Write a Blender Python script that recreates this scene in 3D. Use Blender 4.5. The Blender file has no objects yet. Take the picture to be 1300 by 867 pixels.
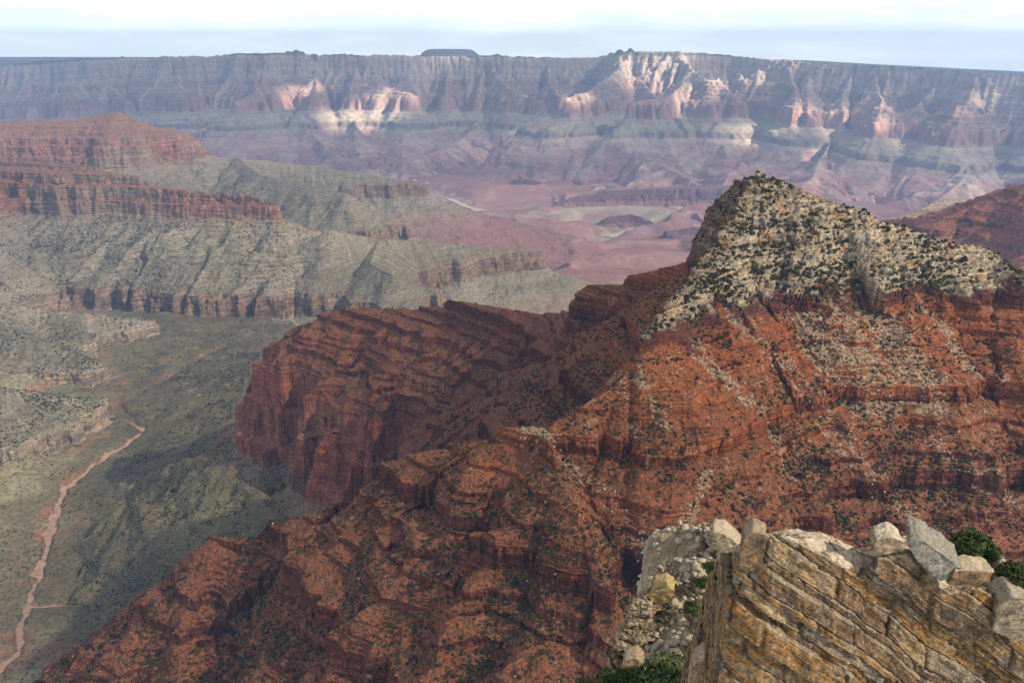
import bpy, math, numpy as np
from math import radians, sin, cos, tan, atan2, sqrt
rng = np.random.default_rng(7)
sc = bpy.context.scene
COL = sc.collection
F32 = np.float32

# ------------------------------------------------------------------ camera
PITCH = radians(20.7); FPX = 1000.0
cd = bpy.data.cameras.new('camera'); cam = bpy.data.objects.new('camera', cd); COL.objects.link(cam)
cam.location = (0, 0, 0); cam.rotation_euler = (radians(90) - PITCH, 0, 0)
cd.sensor_width = 36; cd.lens = 36 * FPX / 1300; cd.clip_start = 0.5; cd.clip_end = 250000
sc.camera = cam

# ------------------------------------------------------------------ sun, sky, exposure
SUN_EL, SUN_AZ = radians(36), radians(66)            # azimuth measured to the right of straight behind the camera
SUN = np.array((sin(SUN_AZ) * cos(SUN_EL), -cos(SUN_AZ) * cos(SUN_EL), sin(SUN_EL)))
sl = bpy.data.lights.new('sun', 'SUN'); sl.energy = 5.0; sl.angle = radians(0.6); sl.color = (1.0, 0.88, 0.69)
so = bpy.data.objects.new('sun', sl); COL.objects.link(so); so.location = (0, 0, 3000)
so.rotation_euler = (radians(90) - SUN_EL, 0, atan2(SUN[0], -SUN[1]))
w = bpy.data.worlds.new('World'); sc.world = w; w.use_nodes = True
nt = w.node_tree; N = nt.nodes; L = nt.links; N.clear()
wo = N.new('ShaderNodeOutputWorld'); bg = N.new('ShaderNodeBackground'); bg.inputs[1].default_value = 0.05
sky = N.new('ShaderNodeTexSky'); sky.sky_type = 'NISHITA'; sky.sun_disc = False
sky.sun_elevation = SUN_EL; sky.sun_rotation = atan2(SUN[0], SUN[1]); sky.altitude = 2400
sky.air_density = 1.0; sky.dust_density = 2.5; sky.ozone_density = 1.0
tc = N.new('ShaderNodeTexCoord')
sx = N.new('ShaderNodeSeparateXYZ'); L.new(tc.outputs['Generated'], sx.inputs[0])
ad = N.new('ShaderNodeMath'); ad.operation = 'ADD'; ad.inputs[1].default_value = 0.035; L.new(sx.outputs[2], ad.inputs[0])
mx = N.new('ShaderNodeMath'); mx.operation = 'MAXIMUM'; mx.inputs[1].default_value = 0.012; L.new(ad.outputs[0], mx.inputs[0])
cx = N.new('ShaderNodeCombineXYZ'); L.new(sx.outputs[0], cx.inputs[0]); L.new(sx.outputs[1], cx.inputs[1]); L.new(mx.outputs[0], cx.inputs[2])
nv = N.new('ShaderNodeVectorMath'); nv.operation = 'NORMALIZE'; L.new(cx.outputs[0], nv.inputs[0]); L.new(nv.outputs[0], sky.inputs[0])
# thin streaky high cloud over the sky colour
mp = N.new('ShaderNodeMapping'); mp.inputs['Scale'].default_value = (5, 5, 42); L.new(nv.outputs[0], mp.inputs[0])
nz = N.new('ShaderNodeTexNoise'); nz.inputs['Scale'].default_value = 1.3; nz.inputs['Detail'].default_value = 7; nz.inputs['Roughness'].default_value = 0.55
L.new(mp.outputs[0], nz.inputs['Vector'])
cr = N.new('ShaderNodeMapRange'); cr.inputs['From Min'].default_value = 0.42; cr.inputs['From Max'].default_value = 0.72
cr.inputs['To Min'].default_value = 0.62; cr.inputs['To Max'].default_value = 1.0
L.new(nz.outputs[0], cr.inputs[0])
mxc = N.new('ShaderNodeMix'); mxc.data_type = 'RGBA'; L.new(cr.outputs[0], mxc.inputs['Factor'])
L.new(sky.outputs[0], mxc.inputs[6]); mxc.inputs[7].default_value = (10.2, 10.8, 11.1, 1)
L.new(mxc.outputs[2], bg.inputs[0]); L.new(bg.outputs[0], wo.inputs[0])
vs = sc.view_settings; vs.view_transform = 'Standard'; vs.look = 'None'; vs.gamma = 1.0; vs.use_curve_mapping = False
vs.exposure = 1.42
cy = sc.cycles
cy.max_bounces = 4; cy.diffuse_bounces = 2; cy.glossy_bounces = 1; cy.transmission_bounces = 2; cy.volume_bounces = 1; cy.transparent_max_bounces = 8
cy.use_denoising = True; cy.caustics_reflective = False; cy.caustics_refractive = False
try: cy.denoiser = 'OPENIMAGEDENOISE'
except Exception: pass

# ------------------------------------------------------------------ helpers: pixels of the photo (1300 wide) to rays
def W(px, py, Y):
    x = (px - 650) / FPX; y = (433.5 - py) / FPX
    f = cos(PITCH) + y * sin(PITCH); u = -sin(PITCH) + y * cos(PITCH)
    return np.array((x / f * Y, Y, u / f * Y))
def Wz(px, py, z):
    p = W(px, py, 1.0); return p * (z / p[2])
def project(P):
    X, Y, Z = P[..., 0], P[..., 1], P[..., 2]
    zc = Y * cos(PITCH) - Z * sin(PITCH); yc = Y * sin(PITCH) + Z * cos(PITCH)
    zc = np.maximum(zc, 1e-3)
    return 650 + FPX * X / zc, 433.5 - FPX * yc / zc, zc

# ------------------------------------------------------------------ helpers: noise
_ang = rng.random(256) * 2 * np.pi
_G2 = np.stack([np.cos(_ang), np.sin(_ang)], 1).astype(F32)
_g = rng.normal(size=(256, 3)); _G3 = (_g / np.linalg.norm(_g, axis=1)[:, None]).astype(F32)
_R = rng.random(4096).astype(F32)
def _hash(a, b, c=0):
    U = np.uint32; a = np.asarray(a).astype(np.int32).view(U); b = np.asarray(b).astype(np.int32).view(U)
    c = np.asarray(c).astype(np.int32).view(U) if isinstance(c, np.ndarray) else U(int(c) & 0xffffffff)
    with np.errstate(over='ignore'):
        h = a * U(374761393) + b * U(668265263) + c * U(2246822519) + U(1013904223)
        h = (h ^ (h >> U(13))) * U(1274126177)
    return (h ^ (h >> U(16))).astype(np.int32) & 0x7fffffff
def p2(x, y, seed=0):
    x = np.asarray(x, F32); y = np.asarray(y, F32)
    xi = np.floor(x); yi = np.floor(y); fx = x - xi; fy = y - yi
    xi = xi.astype(np.int32); yi = yi.astype(np.int32)
    u = fx * fx * fx * (fx * (fx * 6 - 15) + 10); v = fy * fy * fy * (fy * (fy * 6 - 15) + 10)
    def g(i, j):
        k = _G2[_hash(xi + i, yi + j, seed) & 255]
        return k[..., 0] * (fx - i) + k[..., 1] * (fy - j)
    a = g(0, 0); b = g(1, 0); c = g(0, 1); d = g(1, 1)
    a = a + u * (b - a); c = c + u * (d - c)
    return (a + v * (c - a)) * 1.5
def p1(x, seed=0): return p2(x, np.full_like(np.asarray(x, F32), 0.37), seed)
def fbm(x, y, o=4, seed=0, gain=0.5):
    r = 0; a = 1.0; t = 0
    for k in range(o):
        r = r + a * p2(x * 2 ** k + 13.7 * k, y * 2 ** k - 7.1 * k, seed + k); t += a; a *= gain
    return r / t * 1.35
def ridged(x, y, o=3, seed=0, gain=0.5):
    r = 0; a = 1.0; t = 0
    for k in range(o):
        r = r + a * (1 - np.abs(p2(x * 2 ** k + 3.1 * k, y * 2 ** k + 5.7 * k, seed + k)) * 1.9); t += a; a *= gain
    return r / t            # 1 on ridges, lower in between
def p3(x, y, z, seed=0):
    xi = np.floor(x); yi = np.floor(y); zi = np.floor(z); fx = x - xi; fy = y - yi; fz = z - zi
    xi = xi.astype(np.int32); yi = yi.astype(np.int32); zi = zi.astype(np.int32)
    u = fx * fx * (3 - 2 * fx); v = fy * fy * (3 - 2 * fy); t = fz * fz * (3 - 2 * fz)
    def g(i, j, k):
        h = _G3[_hash(xi + i, yi + j, (zi + k) * 31 + seed) & 255]
        return h[..., 0] * (fx - i) + h[..., 1] * (fy - j) + h[..., 2] * (fz - k)
    def pl(k):
        a = g(0, 0, k); b = g(1, 0, k); c = g(0, 1, k); d = g(1, 1, k)
        a = a + u * (b - a); c = c + u * (d - c); return a + v * (c - a)
    a = pl(0); b = pl(1)
    return ((a + t * (b - a)) * 1.6).astype(F32)
def cell(x, y, seed=0):
    """random value per jittered cell, and distance to its border (0 at the joint)"""
    xi = np.floor(x).astype(np.int32); yi = np.floor(y).astype(np.int32)
    d1 = np.full(x.shape, 9, F32); d2 = d1.copy(); val = np.zeros(x.shape, F32)
    for i in (-1, 0, 1):
        for j in (-1, 0, 1):
            h = _hash(xi + i, yi + j, seed)
            cxx = xi + i + 0.1 + 0.8 * _R[h & 4095]; cyy = yi + j + 0.1 + 0.8 * _R[(h >> 12) & 4095]
            d = np.maximum(np.abs(x - cxx), np.abs(y - cyy)).astype(F32) * 0.5 + 0.5 * np.hypot(x - cxx, y - cyy).astype(F32)
            n = d < d1
            d2 = np.where(n, d1, np.minimum(d2, d)); val = np.where(n, _R[(h >> 7) & 4095], val); d1 = np.where(n, d, d1)
    return val, d2 - d1
def sstep(a, b, x):
    t = np.clip((x - a) / (b - a), 0, 1); return t * t * (3 - 2 * t)
def lerp(a, b, t): return a + (b - a) * t
def mixc(c, col, t): return c + (np.asarray(col, F32) - c) * t[..., None]

# ------------------------------------------------------------------ helpers: strata profile  (z <-> horizontal run s)
def profile(layers, seed):
    r = np.random.default_rng(seed); z = [layers[0][0]]; s = [0.0]; zs = [z[0]]; ss = [0.0]
    for L_ in layers:
        zt, zb, kind, ang = L_[:4]
        if kind == 'plain':
            z.append(zb); s.append(s[-1] + (zt - zb) / tan(radians(ang)))
        else:
            cliff_h, bench_h, ca, ba = L_[4:8]           # cliff heights (range), gentle heights (range), angles
            cz = zt; seg = [];
            while cz > zb:
                h = min(r.uniform(*cliff_h), cz - zb); seg.append((h, h / tan(radians(ca)))); cz -= h
                if cz <= zb: break
                h = min(r.uniform(*bench_h), cz - zb); seg.append((h, h / tan(radians(ba * r.uniform(.85, 1.15))))); cz -= h
            tot = sum(q[1] for q in seg); want = (zt - zb) / tan(radians(ang))
            k = want / tot if ang else 1.0
            for h, q in seg:
                z.append(z[-1] - h); s.append(s[-1] + q * (k if q > h else max(k, .6)))
        zs.append(zb); ss.append(s[-1])
    z = np.array(z); s = np.array(s)
    return dict(P=lambda q: np.interp(q, s, z, right=z[-1]).astype(F32) - np.maximum(q - s[-1], 0).astype(F32) * 0.1 - np.minimum(q, 0).astype(F32) * 0.6,
                Ps=lambda q: np.interp(q, ss, zs).astype(F32) - np.maximum(q - ss[-1], 0).astype(F32) * 0.1 - np.minimum(q, 0).astype(F32) * 0.6,
                S=lambda v: np.where(np.asarray(v) > z[0], -(np.asarray(v) - z[0]) / 0.6, np.interp(-np.asarray(v), -z, s)))

def crest_field(X, Y, crests, S, off=None):
    """crests: list of (points Nx3, kl, kr). Returns run s, distance d, along coordinate a."""
    s = np.full(X.shape, 1e6, F32); d = s.copy(); a = np.zeros(X.shape, F32); base = 0.0; s2 = s.copy(); a2 = a.copy()
    Xf, Yf = X, Y; qcol = X[0] / Y[0] if X.ndim == 2 and X.shape[0] > 1 else None
    for cr_ in crests:
        pts, kl, kr = cr_[:3]; cap = cr_[3] if len(cr_) > 3 else None
        pts = np.asarray(pts, float); Sz = S(pts[:, 2] if off is None else pts[:, 2] - off(pts[:, 0], pts[:, 1]))
        run = 0.0
        for i in range(len(pts) - 1):
            p, q = pts[i], pts[i + 1]; vx, vy = q[0] - p[0], q[1] - p[1]; l2 = vx * vx + vy * vy; ln = sqrt(l2)
            sl_ = slice(None)
            if len(cr_) > 4 and qcol is not None:
                ql = [p[0] / p[1], q[0] / q[1]]; sl_ = slice(int(np.searchsorted(qcol, min(ql) - cr_[4])), int(np.searchsorted(qcol, max(ql) + cr_[4])))
                if sl_.stop - sl_.start < 2: run += ln; continue
                X, Y = Xf[:, sl_], Yf[:, sl_]
            else: X, Y = Xf, Yf
            ix = (slice(None), sl_) if X.ndim == 2 else (sl_,)
            rx = X - F32(p[0]); ry = Y - F32(p[1])
            tr_ = (rx * F32(vx) + ry * F32(vy)) / F32(l2); t = np.clip(tr_, 0, 1)
            dd = np.hypot(rx - t * F32(vx), ry - t * F32(vy))
            k = F32(1.0)
            if kl != 1 or kr != 1:
                side = (F32(vx) * ry - F32(vy) * rx) / F32(ln) / (dd + 1)
                k = lerp(F32(kr), F32(kl), sstep(-.5, .5, side))
            if cap and i == 0: k = lerp(k, F32(cap), sstep(0, 25, -tr_ * F32(ln)))
            si = (F32(Sz[i]) + t * F32(Sz[i + 1] - Sz[i]) + dd * k).astype(F32)
            so_, s2o, ao, a2o, do = s[ix], s2[ix], a[ix], a2[ix], d[ix]
            n = si < so_; ai = (base + run + t * F32(ln)).astype(F32); n2 = ~n & (si < s2o)
            s2[ix] = np.where(n, so_, np.where(n2, si, s2o)); a2[ix] = np.where(n, ao, np.where(n2, ai, a2o))
            s[ix] = np.where(n, si, so_); d[ix] = np.where(n, dd, do); a[ix] = np.where(n, ai, ao)
            run += ln
        base += run + 517.0
    global SEAM                                   # 0 along the seams where the along-ridge coordinate jumps
    SEAM = 1 - sstep(90, 10, s2 - s) * sstep(6, 40, np.abs(a2 - a))
    return s, d, a

# ------------------------------------------------------------------ helpers: objects
def tag(o, label=None, cat=None, group=None, kind=None):
    if label: o['label'] = label
    if cat: o['category'] = cat
    if group: o['group'] = group
    if kind: o['kind'] = kind
    return o
def make_mesh(name, V, Fc, mat=None, col=None, smooth=False, sizes=None):
    """V nx3, Fc mxk (k=3 or 4) indices, col nx4 point colours"""
    V = np.ascontiguousarray(V, F32); Fc = np.ascontiguousarray(Fc, np.int32)
    me = bpy.data.meshes.new(name); k = Fc.shape[1]
    me.vertices.add(len(V)); me.vertices.foreach_set('co', V.ravel())
    me.loops.add(Fc.size); me.loops.foreach_set('vertex_index', Fc.ravel())
    me.polygons.add(len(Fc)); me.polygons.foreach_set('loop_start', np.arange(0, Fc.size, k, dtype=np.int32))
    me.polygons.foreach_set('loop_total', np.full(len(Fc), k, np.int32))
    if smooth: me.polygons.foreach_set('use_smooth', np.ones(len(Fc), bool))
    if col is not None:
        at = me.color_attributes.new('rock', 'FLOAT_COLOR', 'POINT'); at.data.foreach_set('color', np.ascontiguousarray(col, F32).ravel())
    me.update(calc_edges=True)
    if mat: me.materials.append(mat)
    return me
def link(name, me):
    o = bpy.data.objects.new(name, me); COL.objects.link(o); return o

def rock_mat(name, fine, bump, rough=0.95, var=0.35, scrub=None, bed=None, scrubcol=(0.045, 0.055, 0.03)):
    """strata colours come from the mesh ('rock', built from the beds); grain, scrub and relief are procedural"""
    m = bpy.data.materials.new(name); m.use_nodes = True; t = m.node_tree; n = t.nodes; l = t.links
    b = n['Principled BSDF']; b.inputs['Roughness'].default_value = rough; b.inputs['Specular IOR Level'].default_value = 0.12
    at = n.new('ShaderNodeAttribute'); at.attribute_name = 'rock'
    g = n.new('ShaderNodeNewGeometry')
    nz = n.new('ShaderNodeTexNoise'); nz.inputs['Scale'].default_value = 1 / fine; nz.inputs['Detail'].default_value = 5; nz.inputs['Roughness'].default_value = .65
    l.new(g.outputs['Position'], nz.inputs['Vector'])
    mr = n.new('ShaderNodeMapRange'); mr.inputs['From Min'].default_value = .3; mr.inputs['From Max'].default_value = .7
    mr.inputs['To Min'].default_value = 1 - var; mr.inputs['To Max'].default_value = 1 + var; l.new(nz.outputs[0], mr.inputs[0])
    mu = n.new('ShaderNodeVectorMath'); mu.operation = 'SCALE'; l.new(at.outputs['Color'], mu.inputs[0]); l.new(mr.outputs[0], mu.inputs['Scale'])
    out = mu.outputs[0]
    if bed:                                          # thin bedding seen on steep rock
        mp_ = n.new('ShaderNodeMapping'); mp_.inputs['Scale'].default_value = (1 / (bed * 30), 1 / (bed * 30), 1 / bed); l.new(g.outputs['Position'], mp_.inputs[0])
        nb = n.new('ShaderNodeTexNoise'); nb.inputs['Scale'].default_value = 1; nb.inputs['Detail'].default_value = 4; nb.inputs['Roughness'].default_value = .6; l.new(mp_.outputs[0], nb.inputs['Vector'])
        sn = n.new('ShaderNodeSeparateXYZ'); l.new(g.outputs['True Normal'], sn.inputs[0])
        sf = n.new('ShaderNodeMapRange'); sf.inputs['From Min'].default_value = .9; sf.inputs['From Max'].default_value = .6; l.new(sn.outputs[2], sf.inputs[0])
        br = n.new('ShaderNodeMapRange'); br.inputs['From Min'].default_value = .35; br.inputs['From Max'].default_value = .65; br.inputs['To Min'].default_value = -.42; br.inputs['To Max'].default_value = .42; l.new(nb.outputs[0], br.inputs[0])
        bm_ = n.new('ShaderNodeMath'); bm_.operation = 'MULTIPLY_ADD'; bm_.inputs[2].default_value = 1; l.new(br.outputs[0], bm_.inputs[0]); l.new(sf.outputs[0], bm_.inputs[1])
        m0 = n.new('ShaderNodeVectorMath'); m0.operation = 'SCALE'; l.new(out, m0.inputs[0]); l.new(bm_.outputs[0], m0.inputs['Scale']); out = m0.outputs[0]
    if scrub:
        vo = n.new('ShaderNodeTexVoronoi'); vo.inputs['Scale'].default_value = 1 / scrub; l.new(g.outputs['Position'], vo.inputs['Vector'])
        sp = n.new('ShaderNodeSeparateColor'); l.new(vo.outputs['Color'], sp.inputs[0])
        th = n.new('ShaderNodeMath'); th.operation = 'LESS_THAN'; l.new(sp.outputs[0], th.inputs[0]); l.new(at.outputs['Alpha'], th.inputs[1])
        rd = n.new('ShaderNodeMapRange'); rd.inputs['From Min'].default_value = .50; rd.inputs['From Max'].default_value = .34
        l.new(vo.outputs['Distance'], rd.inputs[0])
        m2 = n.new('ShaderNodeMath'); m2.operation = 'MULTIPLY'; l.new(th.outputs[0], m2.inputs[0]); l.new(rd.outputs[0], m2.inputs[1])
        m3 = n.new('ShaderNodeMath'); m3.operation = 'MULTIPLY'; m3.inputs[1].default_value = .85; l.new(m2.outputs[0], m3.inputs[0])
        mi = n.new('ShaderNodeMix'); mi.data_type = 'RGBA'; l.new(m3.outputs[0], mi.inputs['Factor']); l.new(out, mi.inputs[6]); mi.inputs[7].default_value = (*scrubcol, 1)
        out = mi.outputs[2]
    l.new(out, b.inputs['Base Color'])
    if bump:
        bp = n.new('ShaderNodeBump'); bp.inputs['Strength'].default_value = .8; bp.inputs['Distance'].default_value = bump
        hsrc = nz.outputs[0]
        if bed:
            hm = n.new('ShaderNodeMath'); hm.operation = 'MULTIPLY_ADD'; l.new(bm_.outputs[0], hm.inputs[0]); hm.inputs[1].default_value = bed * .9 / bump; l.new(nz.outputs[0], hm.inputs[2]); hsrc = hm.outputs[0]
        l.new(hsrc, bp.inputs['Height']); l.new(bp.outputs[0], b.inputs['Normal'])
    return m

ZB = np.full((682, 1024), 1e9, F32)          # coarse depth record, used to skip hidden shrubs and to aim the cloud gaps and dense spots
def record_depth(P):
    px, py, zc = project(P.reshape(-1, 3)); i = (px * 1024 / 1300).astype(int); j = (py * 1024 / 1300).astype(int)
    ok = (i >= 0) & (i < 1024) & (j >= 0) & (j < 682)
    np.minimum.at(ZB, (j[ok], i[ok]), zc[ok].astype(F32))
TERR = {}
def terrain(name, q0, q1, nq, y0, y1, ny, fun, mat, shade, disp=None, cut=None, even=0.3, smooth=False):
    """a height field on a fan grid in plan, rows packed closer where the ground is steep"""
    nqc = nq // 5; nyc = int(ny * .9)
    qc = np.linspace(q0, q1, nqc); yc = np.exp(np.linspace(math.log(y0), math.log(y1), nyc))
    Q, Yg = np.meshgrid(qc, yc); Xg = Q * Yg
    zc = fun(Xg.astype(F32), Yg.astype(F32))['z']
    dl = np.hypot(np.diff(Yg, axis=0), np.diff(zc, axis=0)) / Yg[1:]
    dl = dl + even * dl.mean()
    for _ in range(3):
        dl = (np.roll(dl, 3, 1) + dl + np.roll(dl, -3, 1)) / 3
        dl[1:-1] = (dl[:-2] + dl[1:-1] + dl[2:]) / 3
    cum = np.vstack([np.zeros(nqc), np.cumsum(dl, 0)]); cum /= cum[-1]
    tt = np.linspace(0, 1, ny); Yr = np.empty((ny, nqc))
    for j in range(nqc): Yr[:, j] = np.interp(tt, cum[:, j], yc)
    qf = np.linspace(q0, q1, nq); idx = np.interp(qf, qc, np.arange(nqc)); i0 = np.minimum(idx.astype(int), nqc - 2); fr = idx - i0
    Yg = (Yr[:, i0] * (1 - fr) + Yr[:, i0 + 1] * fr).astype(F32); Xg = (Yg * qf[None, :]).astype(F32)
    R = fun(Xg, Yg); P = np.stack([Xg, Yg, R['z'].astype(F32)], -1)
    def normals(P):
        du = np.gradient(P, axis=1); dv = np.gradient(P, axis=0); n = np.cross(du, dv); n /= np.linalg.norm(n, axis=-1, keepdims=True) + 1e-9
        n[n[..., 2] < 0] *= -1; return n
    n = normals(P)
    if disp is not None:
        P = P + n * disp(P, n, R)[..., None]; n = normals(P)
    R['n'] = n; R['P'] = P
    C = shade(P, n, R); R['veg'] = C[..., 3]
    ids = np.arange(ny * nq).reshape(ny, nq)
    Fq = np.stack([ids[:-1, :-1], ids[:-1, 1:], ids[1:, 1:], ids[1:, :-1]], -1)
    if cut is not None:
        low = cut(P[..., 0], P[..., 1]); keep = P[..., 2] > low
        kf = keep[:-1, :-1] | keep[:-1, 1:] | keep[1:, 1:] | keep[1:, :-1]; Fq = Fq[kf]; R['keep'] = keep
    Fq = Fq.reshape(-1, 4); used = np.zeros(ny * nq, bool); used[Fq.ravel()] = True
    remap = np.cumsum(used) - 1
    V = P.reshape(-1, 3)[used]; Cc = C.reshape(-1, 4)[used]
    o = link(name, make_mesh(name, V, remap[Fq].astype(np.int32), mat, Cc, smooth))
    record_depth(V); TERR[name] = R
    tag(o, kind='structure')
    return o

def ramp(z, pts):
    zs = np.array([p[0] for p in pts])[::-1]; out = np.empty(z.shape + (3,), F32)
    for k in range(3): out[..., k] = np.interp(z, zs, np.array([p[1][k] for p in pts])[::-1])
    return out
def beds(strat, seed, thin, thick, x, y):
    """bed to bed tint, lightly wavy"""
    return 0.6 * p2(strat / thin, x / 900 + 3.3, seed) + 0.6 * p2(strat / thick, y / 1500, seed + 5)

CREAM = (.42, .335, .23); ORANGE = (.25, .078, .030); RED = (.170, .056, .030); DKRED = (.115, .040, .027); REDWALL = (.25, .080, .046)
SAGE = (.212, .168, .096); TAPEATS = (.29, .19, .125); PALE = (.46, .41, .31); DOX = (.30, .15, .135)
# ------------------------------------------------------------------ near geology: cream cap, orange slope, red ledges, red cliff, grey-green apron
NEAR = profile([(-115, -228, 'beds', 38, (3, 9), (6, 14), 70, 31), (-228, -241, 'plain', 78),
                (-241, -296, 'beds', 34, (1.5, 4.0), (12, 22), 72, 30), (-296, -306, 'plain', 80), (-306, -349, 'beds', 33, (1.6, 5), (6, 14), 80, 27), (-349, -360, 'plain', 82), (-360, -428, 'beds', 36, (1.6, 7), (4, 15), 82, 26), (-428, -442, 'plain', 82), (-442, -600, 'beds', 37, (1.6, 9.5), (4, 15), 82, 26),
                (-600, -765, 'beds', 69, (40, 75), (4, 10), 84, 35), (-765, -975, 'beds', 31, (2, 5), (22, 45), 55, 30),
                (-975, -1500, 'plain', 38)], 3)
def near_fun(crests, gl=78, ga=24, seed=11, tal=0.1):
    def f(X, Y):
        s, d, a = crest_field(X, Y, crests, NEAR['S'])
        fade = sstep(0, 55, d)
        wob = fbm(X / 130, Y / 130, 3, seed)
        g = 1 - lerp(ridged(X / gl / 1.3, Y / gl / 1.3, 3, seed + 3, .5), ridged(a / gl + wob * .9, s / 420 + wob * .6, 3, seed + 2, .5), SEAM)
        s = s + fade * (ga * g * (1 + sstep(150, 500, s) * .8) - ga * .3 + 9 * wob + 5 * fbm(X / 42, Y / 42, 3, seed + 7, .5)) + (.3 + .7 * fade) * 1.6 * fbm(X / 13, Y / 13, 2, seed + 9)
        cb = cell(X / 8.5, Y / 8.5, seed + 20)[0]; s = s + (cb - .5) * (2.2 + 4 * sstep(150, 90, s)) * (.35 + .65 * fade)
        t = sstep(tal - .12, tal + .45, fbm(X / 75 + 4, Y / 75, 3, seed + 12))
        z = lerp(NEAR['P'](s), NEAR['Ps'](s), t * .85)
        m = sstep(90, 170, X - .25 * (Y - 600)) * sstep(-.22, .0, fbm(X / 50, Y / 50, 3, seed + 15)); sa, sb = NEAR['S'](-205.), NEAR['S'](-275.)
        z = np.where((s > sa) & (s < sb), lerp(z, -205 - 70 * (s - sa) / (sb - sa), m), z).astype(F32)
        return dict(z=z, s=s, a=a, d=d, g=g, t=t, wob=wob, m=m)
    return f
def near_disp(P, n, R):
    x, y, z = P[..., 0], P[..., 1], P[..., 2]; st = 1 - n[..., 2]
    cream = sstep(-240, -226, z)
    b = (p2(z / 1.7, x / 40, 31) + 1.3 * p2(z / 4.2, y / 70, 32)) * sstep(.15, .5, st) * 1.9
    r = p3(x / 5.5, y / 5.5, z / 4, 33) * lerp(1.0, 3.2, cream) + p3(x / 2.3, y / 2.3, z / 1.6, 34) * lerp(.6, 1.7, cream)
    cliff = sstep(-610, -600, z) * 0 + sstep(-590, -605, z) * sstep(-775, -760, z)
    v = p3(x / 26, y / 26, z / 120, 35) * 6 * cliff
    return b + r * .8 + v
def near_shade(P, n, R):
    x, y, z = P[..., 0], P[..., 1], P[..., 2]; st = 1 - n[..., 2]
    zz = z + (4 + 14 * R['m']) * fbm(x / 35, y / 35, 4, 41)
    c = ramp(zz, [(0, CREAM), (-226, CREAM), (-231, DKRED), (-240, DKRED), (-246, ORANGE), (-315, ORANGE), (-345, RED), (-595, RED), (-603, REDWALL),
                  (-755, REDWALL), (-770, (.2, .14, .10)), (-800, (.135, .112, .07)), (-2000, (.135, .112, .07))])
    bt = beds(z, 42, 2.4, 9, x, y)
    supai = sstep(-243, -330, z) * sstep(-605, -598, z); cream = sstep(-232, -226, zz); apron = sstep(-765, -775, z)
    c = c * (1 + .55 * bt * lerp(.35, 1, supai))[..., None]
    flat = sstep(.42, .14, st)
    soil = np.array((.185, .072, .036), F32)
    c = lerp(c, mixc(c, soil, flat * .8), supai[..., None])
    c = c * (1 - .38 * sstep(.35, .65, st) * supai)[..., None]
    # desert varnish and pale patches on the big red cliff
    rw = sstep(-596, -606, z) * sstep(-772, -760, z)
    v = fbm(R['a'] / 14, z / 120, 4, 44)
    c = mixc(c, (.10, .06, .05), rw * sstep(.1, .5, v) * .7); c = mixc(c, (.33, .17, .105), rw * sstep(.1, .5, -v) * .5)
    # cream: ochre patches, grey patches
    v = fbm(x / 22, (y + z) / 22, 4, 45)
    c = mixc(c, (.40, .22, .085), cream * sstep(.18, .5, v) * .7); c = mixc(c, (.30, .27, .22), cream * sstep(.1, .5, -v) * .7)
    c = mixc(c, (.25, .18, .11), cream * sstep(.5, .2, st) * .75)
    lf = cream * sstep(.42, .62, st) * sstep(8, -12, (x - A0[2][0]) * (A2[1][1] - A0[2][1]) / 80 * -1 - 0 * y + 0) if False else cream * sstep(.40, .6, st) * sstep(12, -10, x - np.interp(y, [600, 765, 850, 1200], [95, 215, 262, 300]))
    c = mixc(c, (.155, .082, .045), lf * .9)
    # cream talus streaming down over the red slopes
    k = fbm(R['a'] / 16, R['s'] / 260, 4, 46) + .35 * p2(R['a'] / 75, R['s'] / 900, 47) + .25 * fbm(x / 3, y / 3, 2, 49)
    k = np.minimum(k, .3) + .6 * fans(x, y) + .6 * fbm(x / 6, y / 6, 4, 52) - .05
    down = sstep(-232, -245, zz) * sstep(-470, -255, z)
    c = mixc(c, (.33, .24, .16), down * sstep(.30, .62, k) * .85 * sstep(.6, .3, st))
    # apron: olive and rust washes
    v = fbm(R['a'] / 30, R['s'] / 220, 4, 48)
    c = mixc(c, (.21, .18, .095), apron * sstep(.1, .5, v) * .7); c = mixc(c, (.17, .10, .065), apron * sstep(.15, .5, -v) * .7)
    veg = .56 + .4 * fbm(x / 50, y / 50, 3, 50) + .2 * R['g'] + .25 * apron
    veg = veg * sstep(.55, .3, st)
    return np.concatenate([np.clip(c, .01, .85), np.clip(veg, 0, .8)[..., None]], -1)

M_near = rock_mat('banded_red_and_cream_rock', 2.6, 1.2, var=.48, scrub=2.6, bed=1.5)
peak = [(W(908, 262, 905), 2.2, 2.2), ]
A0 = [W(903, 262, 885), W(932, 230, 866), W(962, 220, 850)]
A1 = [W(962, 220, 850), W(1030, 245, 835), W(1100, 271, 815), W(1200, 309, 800), W(1262, 318, 795), W(1300, 343, 760), W(1380, 370, 740), W(1500, 420, 700)]
A2 = [W(955, 226, 848), W(912, 300, 770), W(880, 342, 715), W(845, 385, 660), W(812, 430, 612)]
C1 = [W(812, 434, 610), W(795, 478, 600), W(745, 512, 585), W(690, 543, 570)]
C2 = [W(690, 543, 570), W(620, 556, 585), W(540, 572, 605), W(480, 600, 618), W(430, 640, 625), W(340, 664, 640), W(262, 683, 655), W(218, 745, 630), W(195, 865, 590)]
C3 = [W(690, 543, 570), W(705, 590, 535), W(735, 660, 490), W(770, 740, 448), W(800, 830, 410)]
near_crests = [(A0, 3, 3, 3.5), (A1, 1, 1, 4), (A2, 1, 3.2, 3.5), (C1, 1, 1.7), (C2, 1, 1.6), (C3, 1, 1)]
floor_low = lambda X, Y: np.interp(Y, [0, 1000, 2000, 2900], [-1010, -1010, -1030, -1080])
nf_ = near_fun(near_crests)
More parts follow.
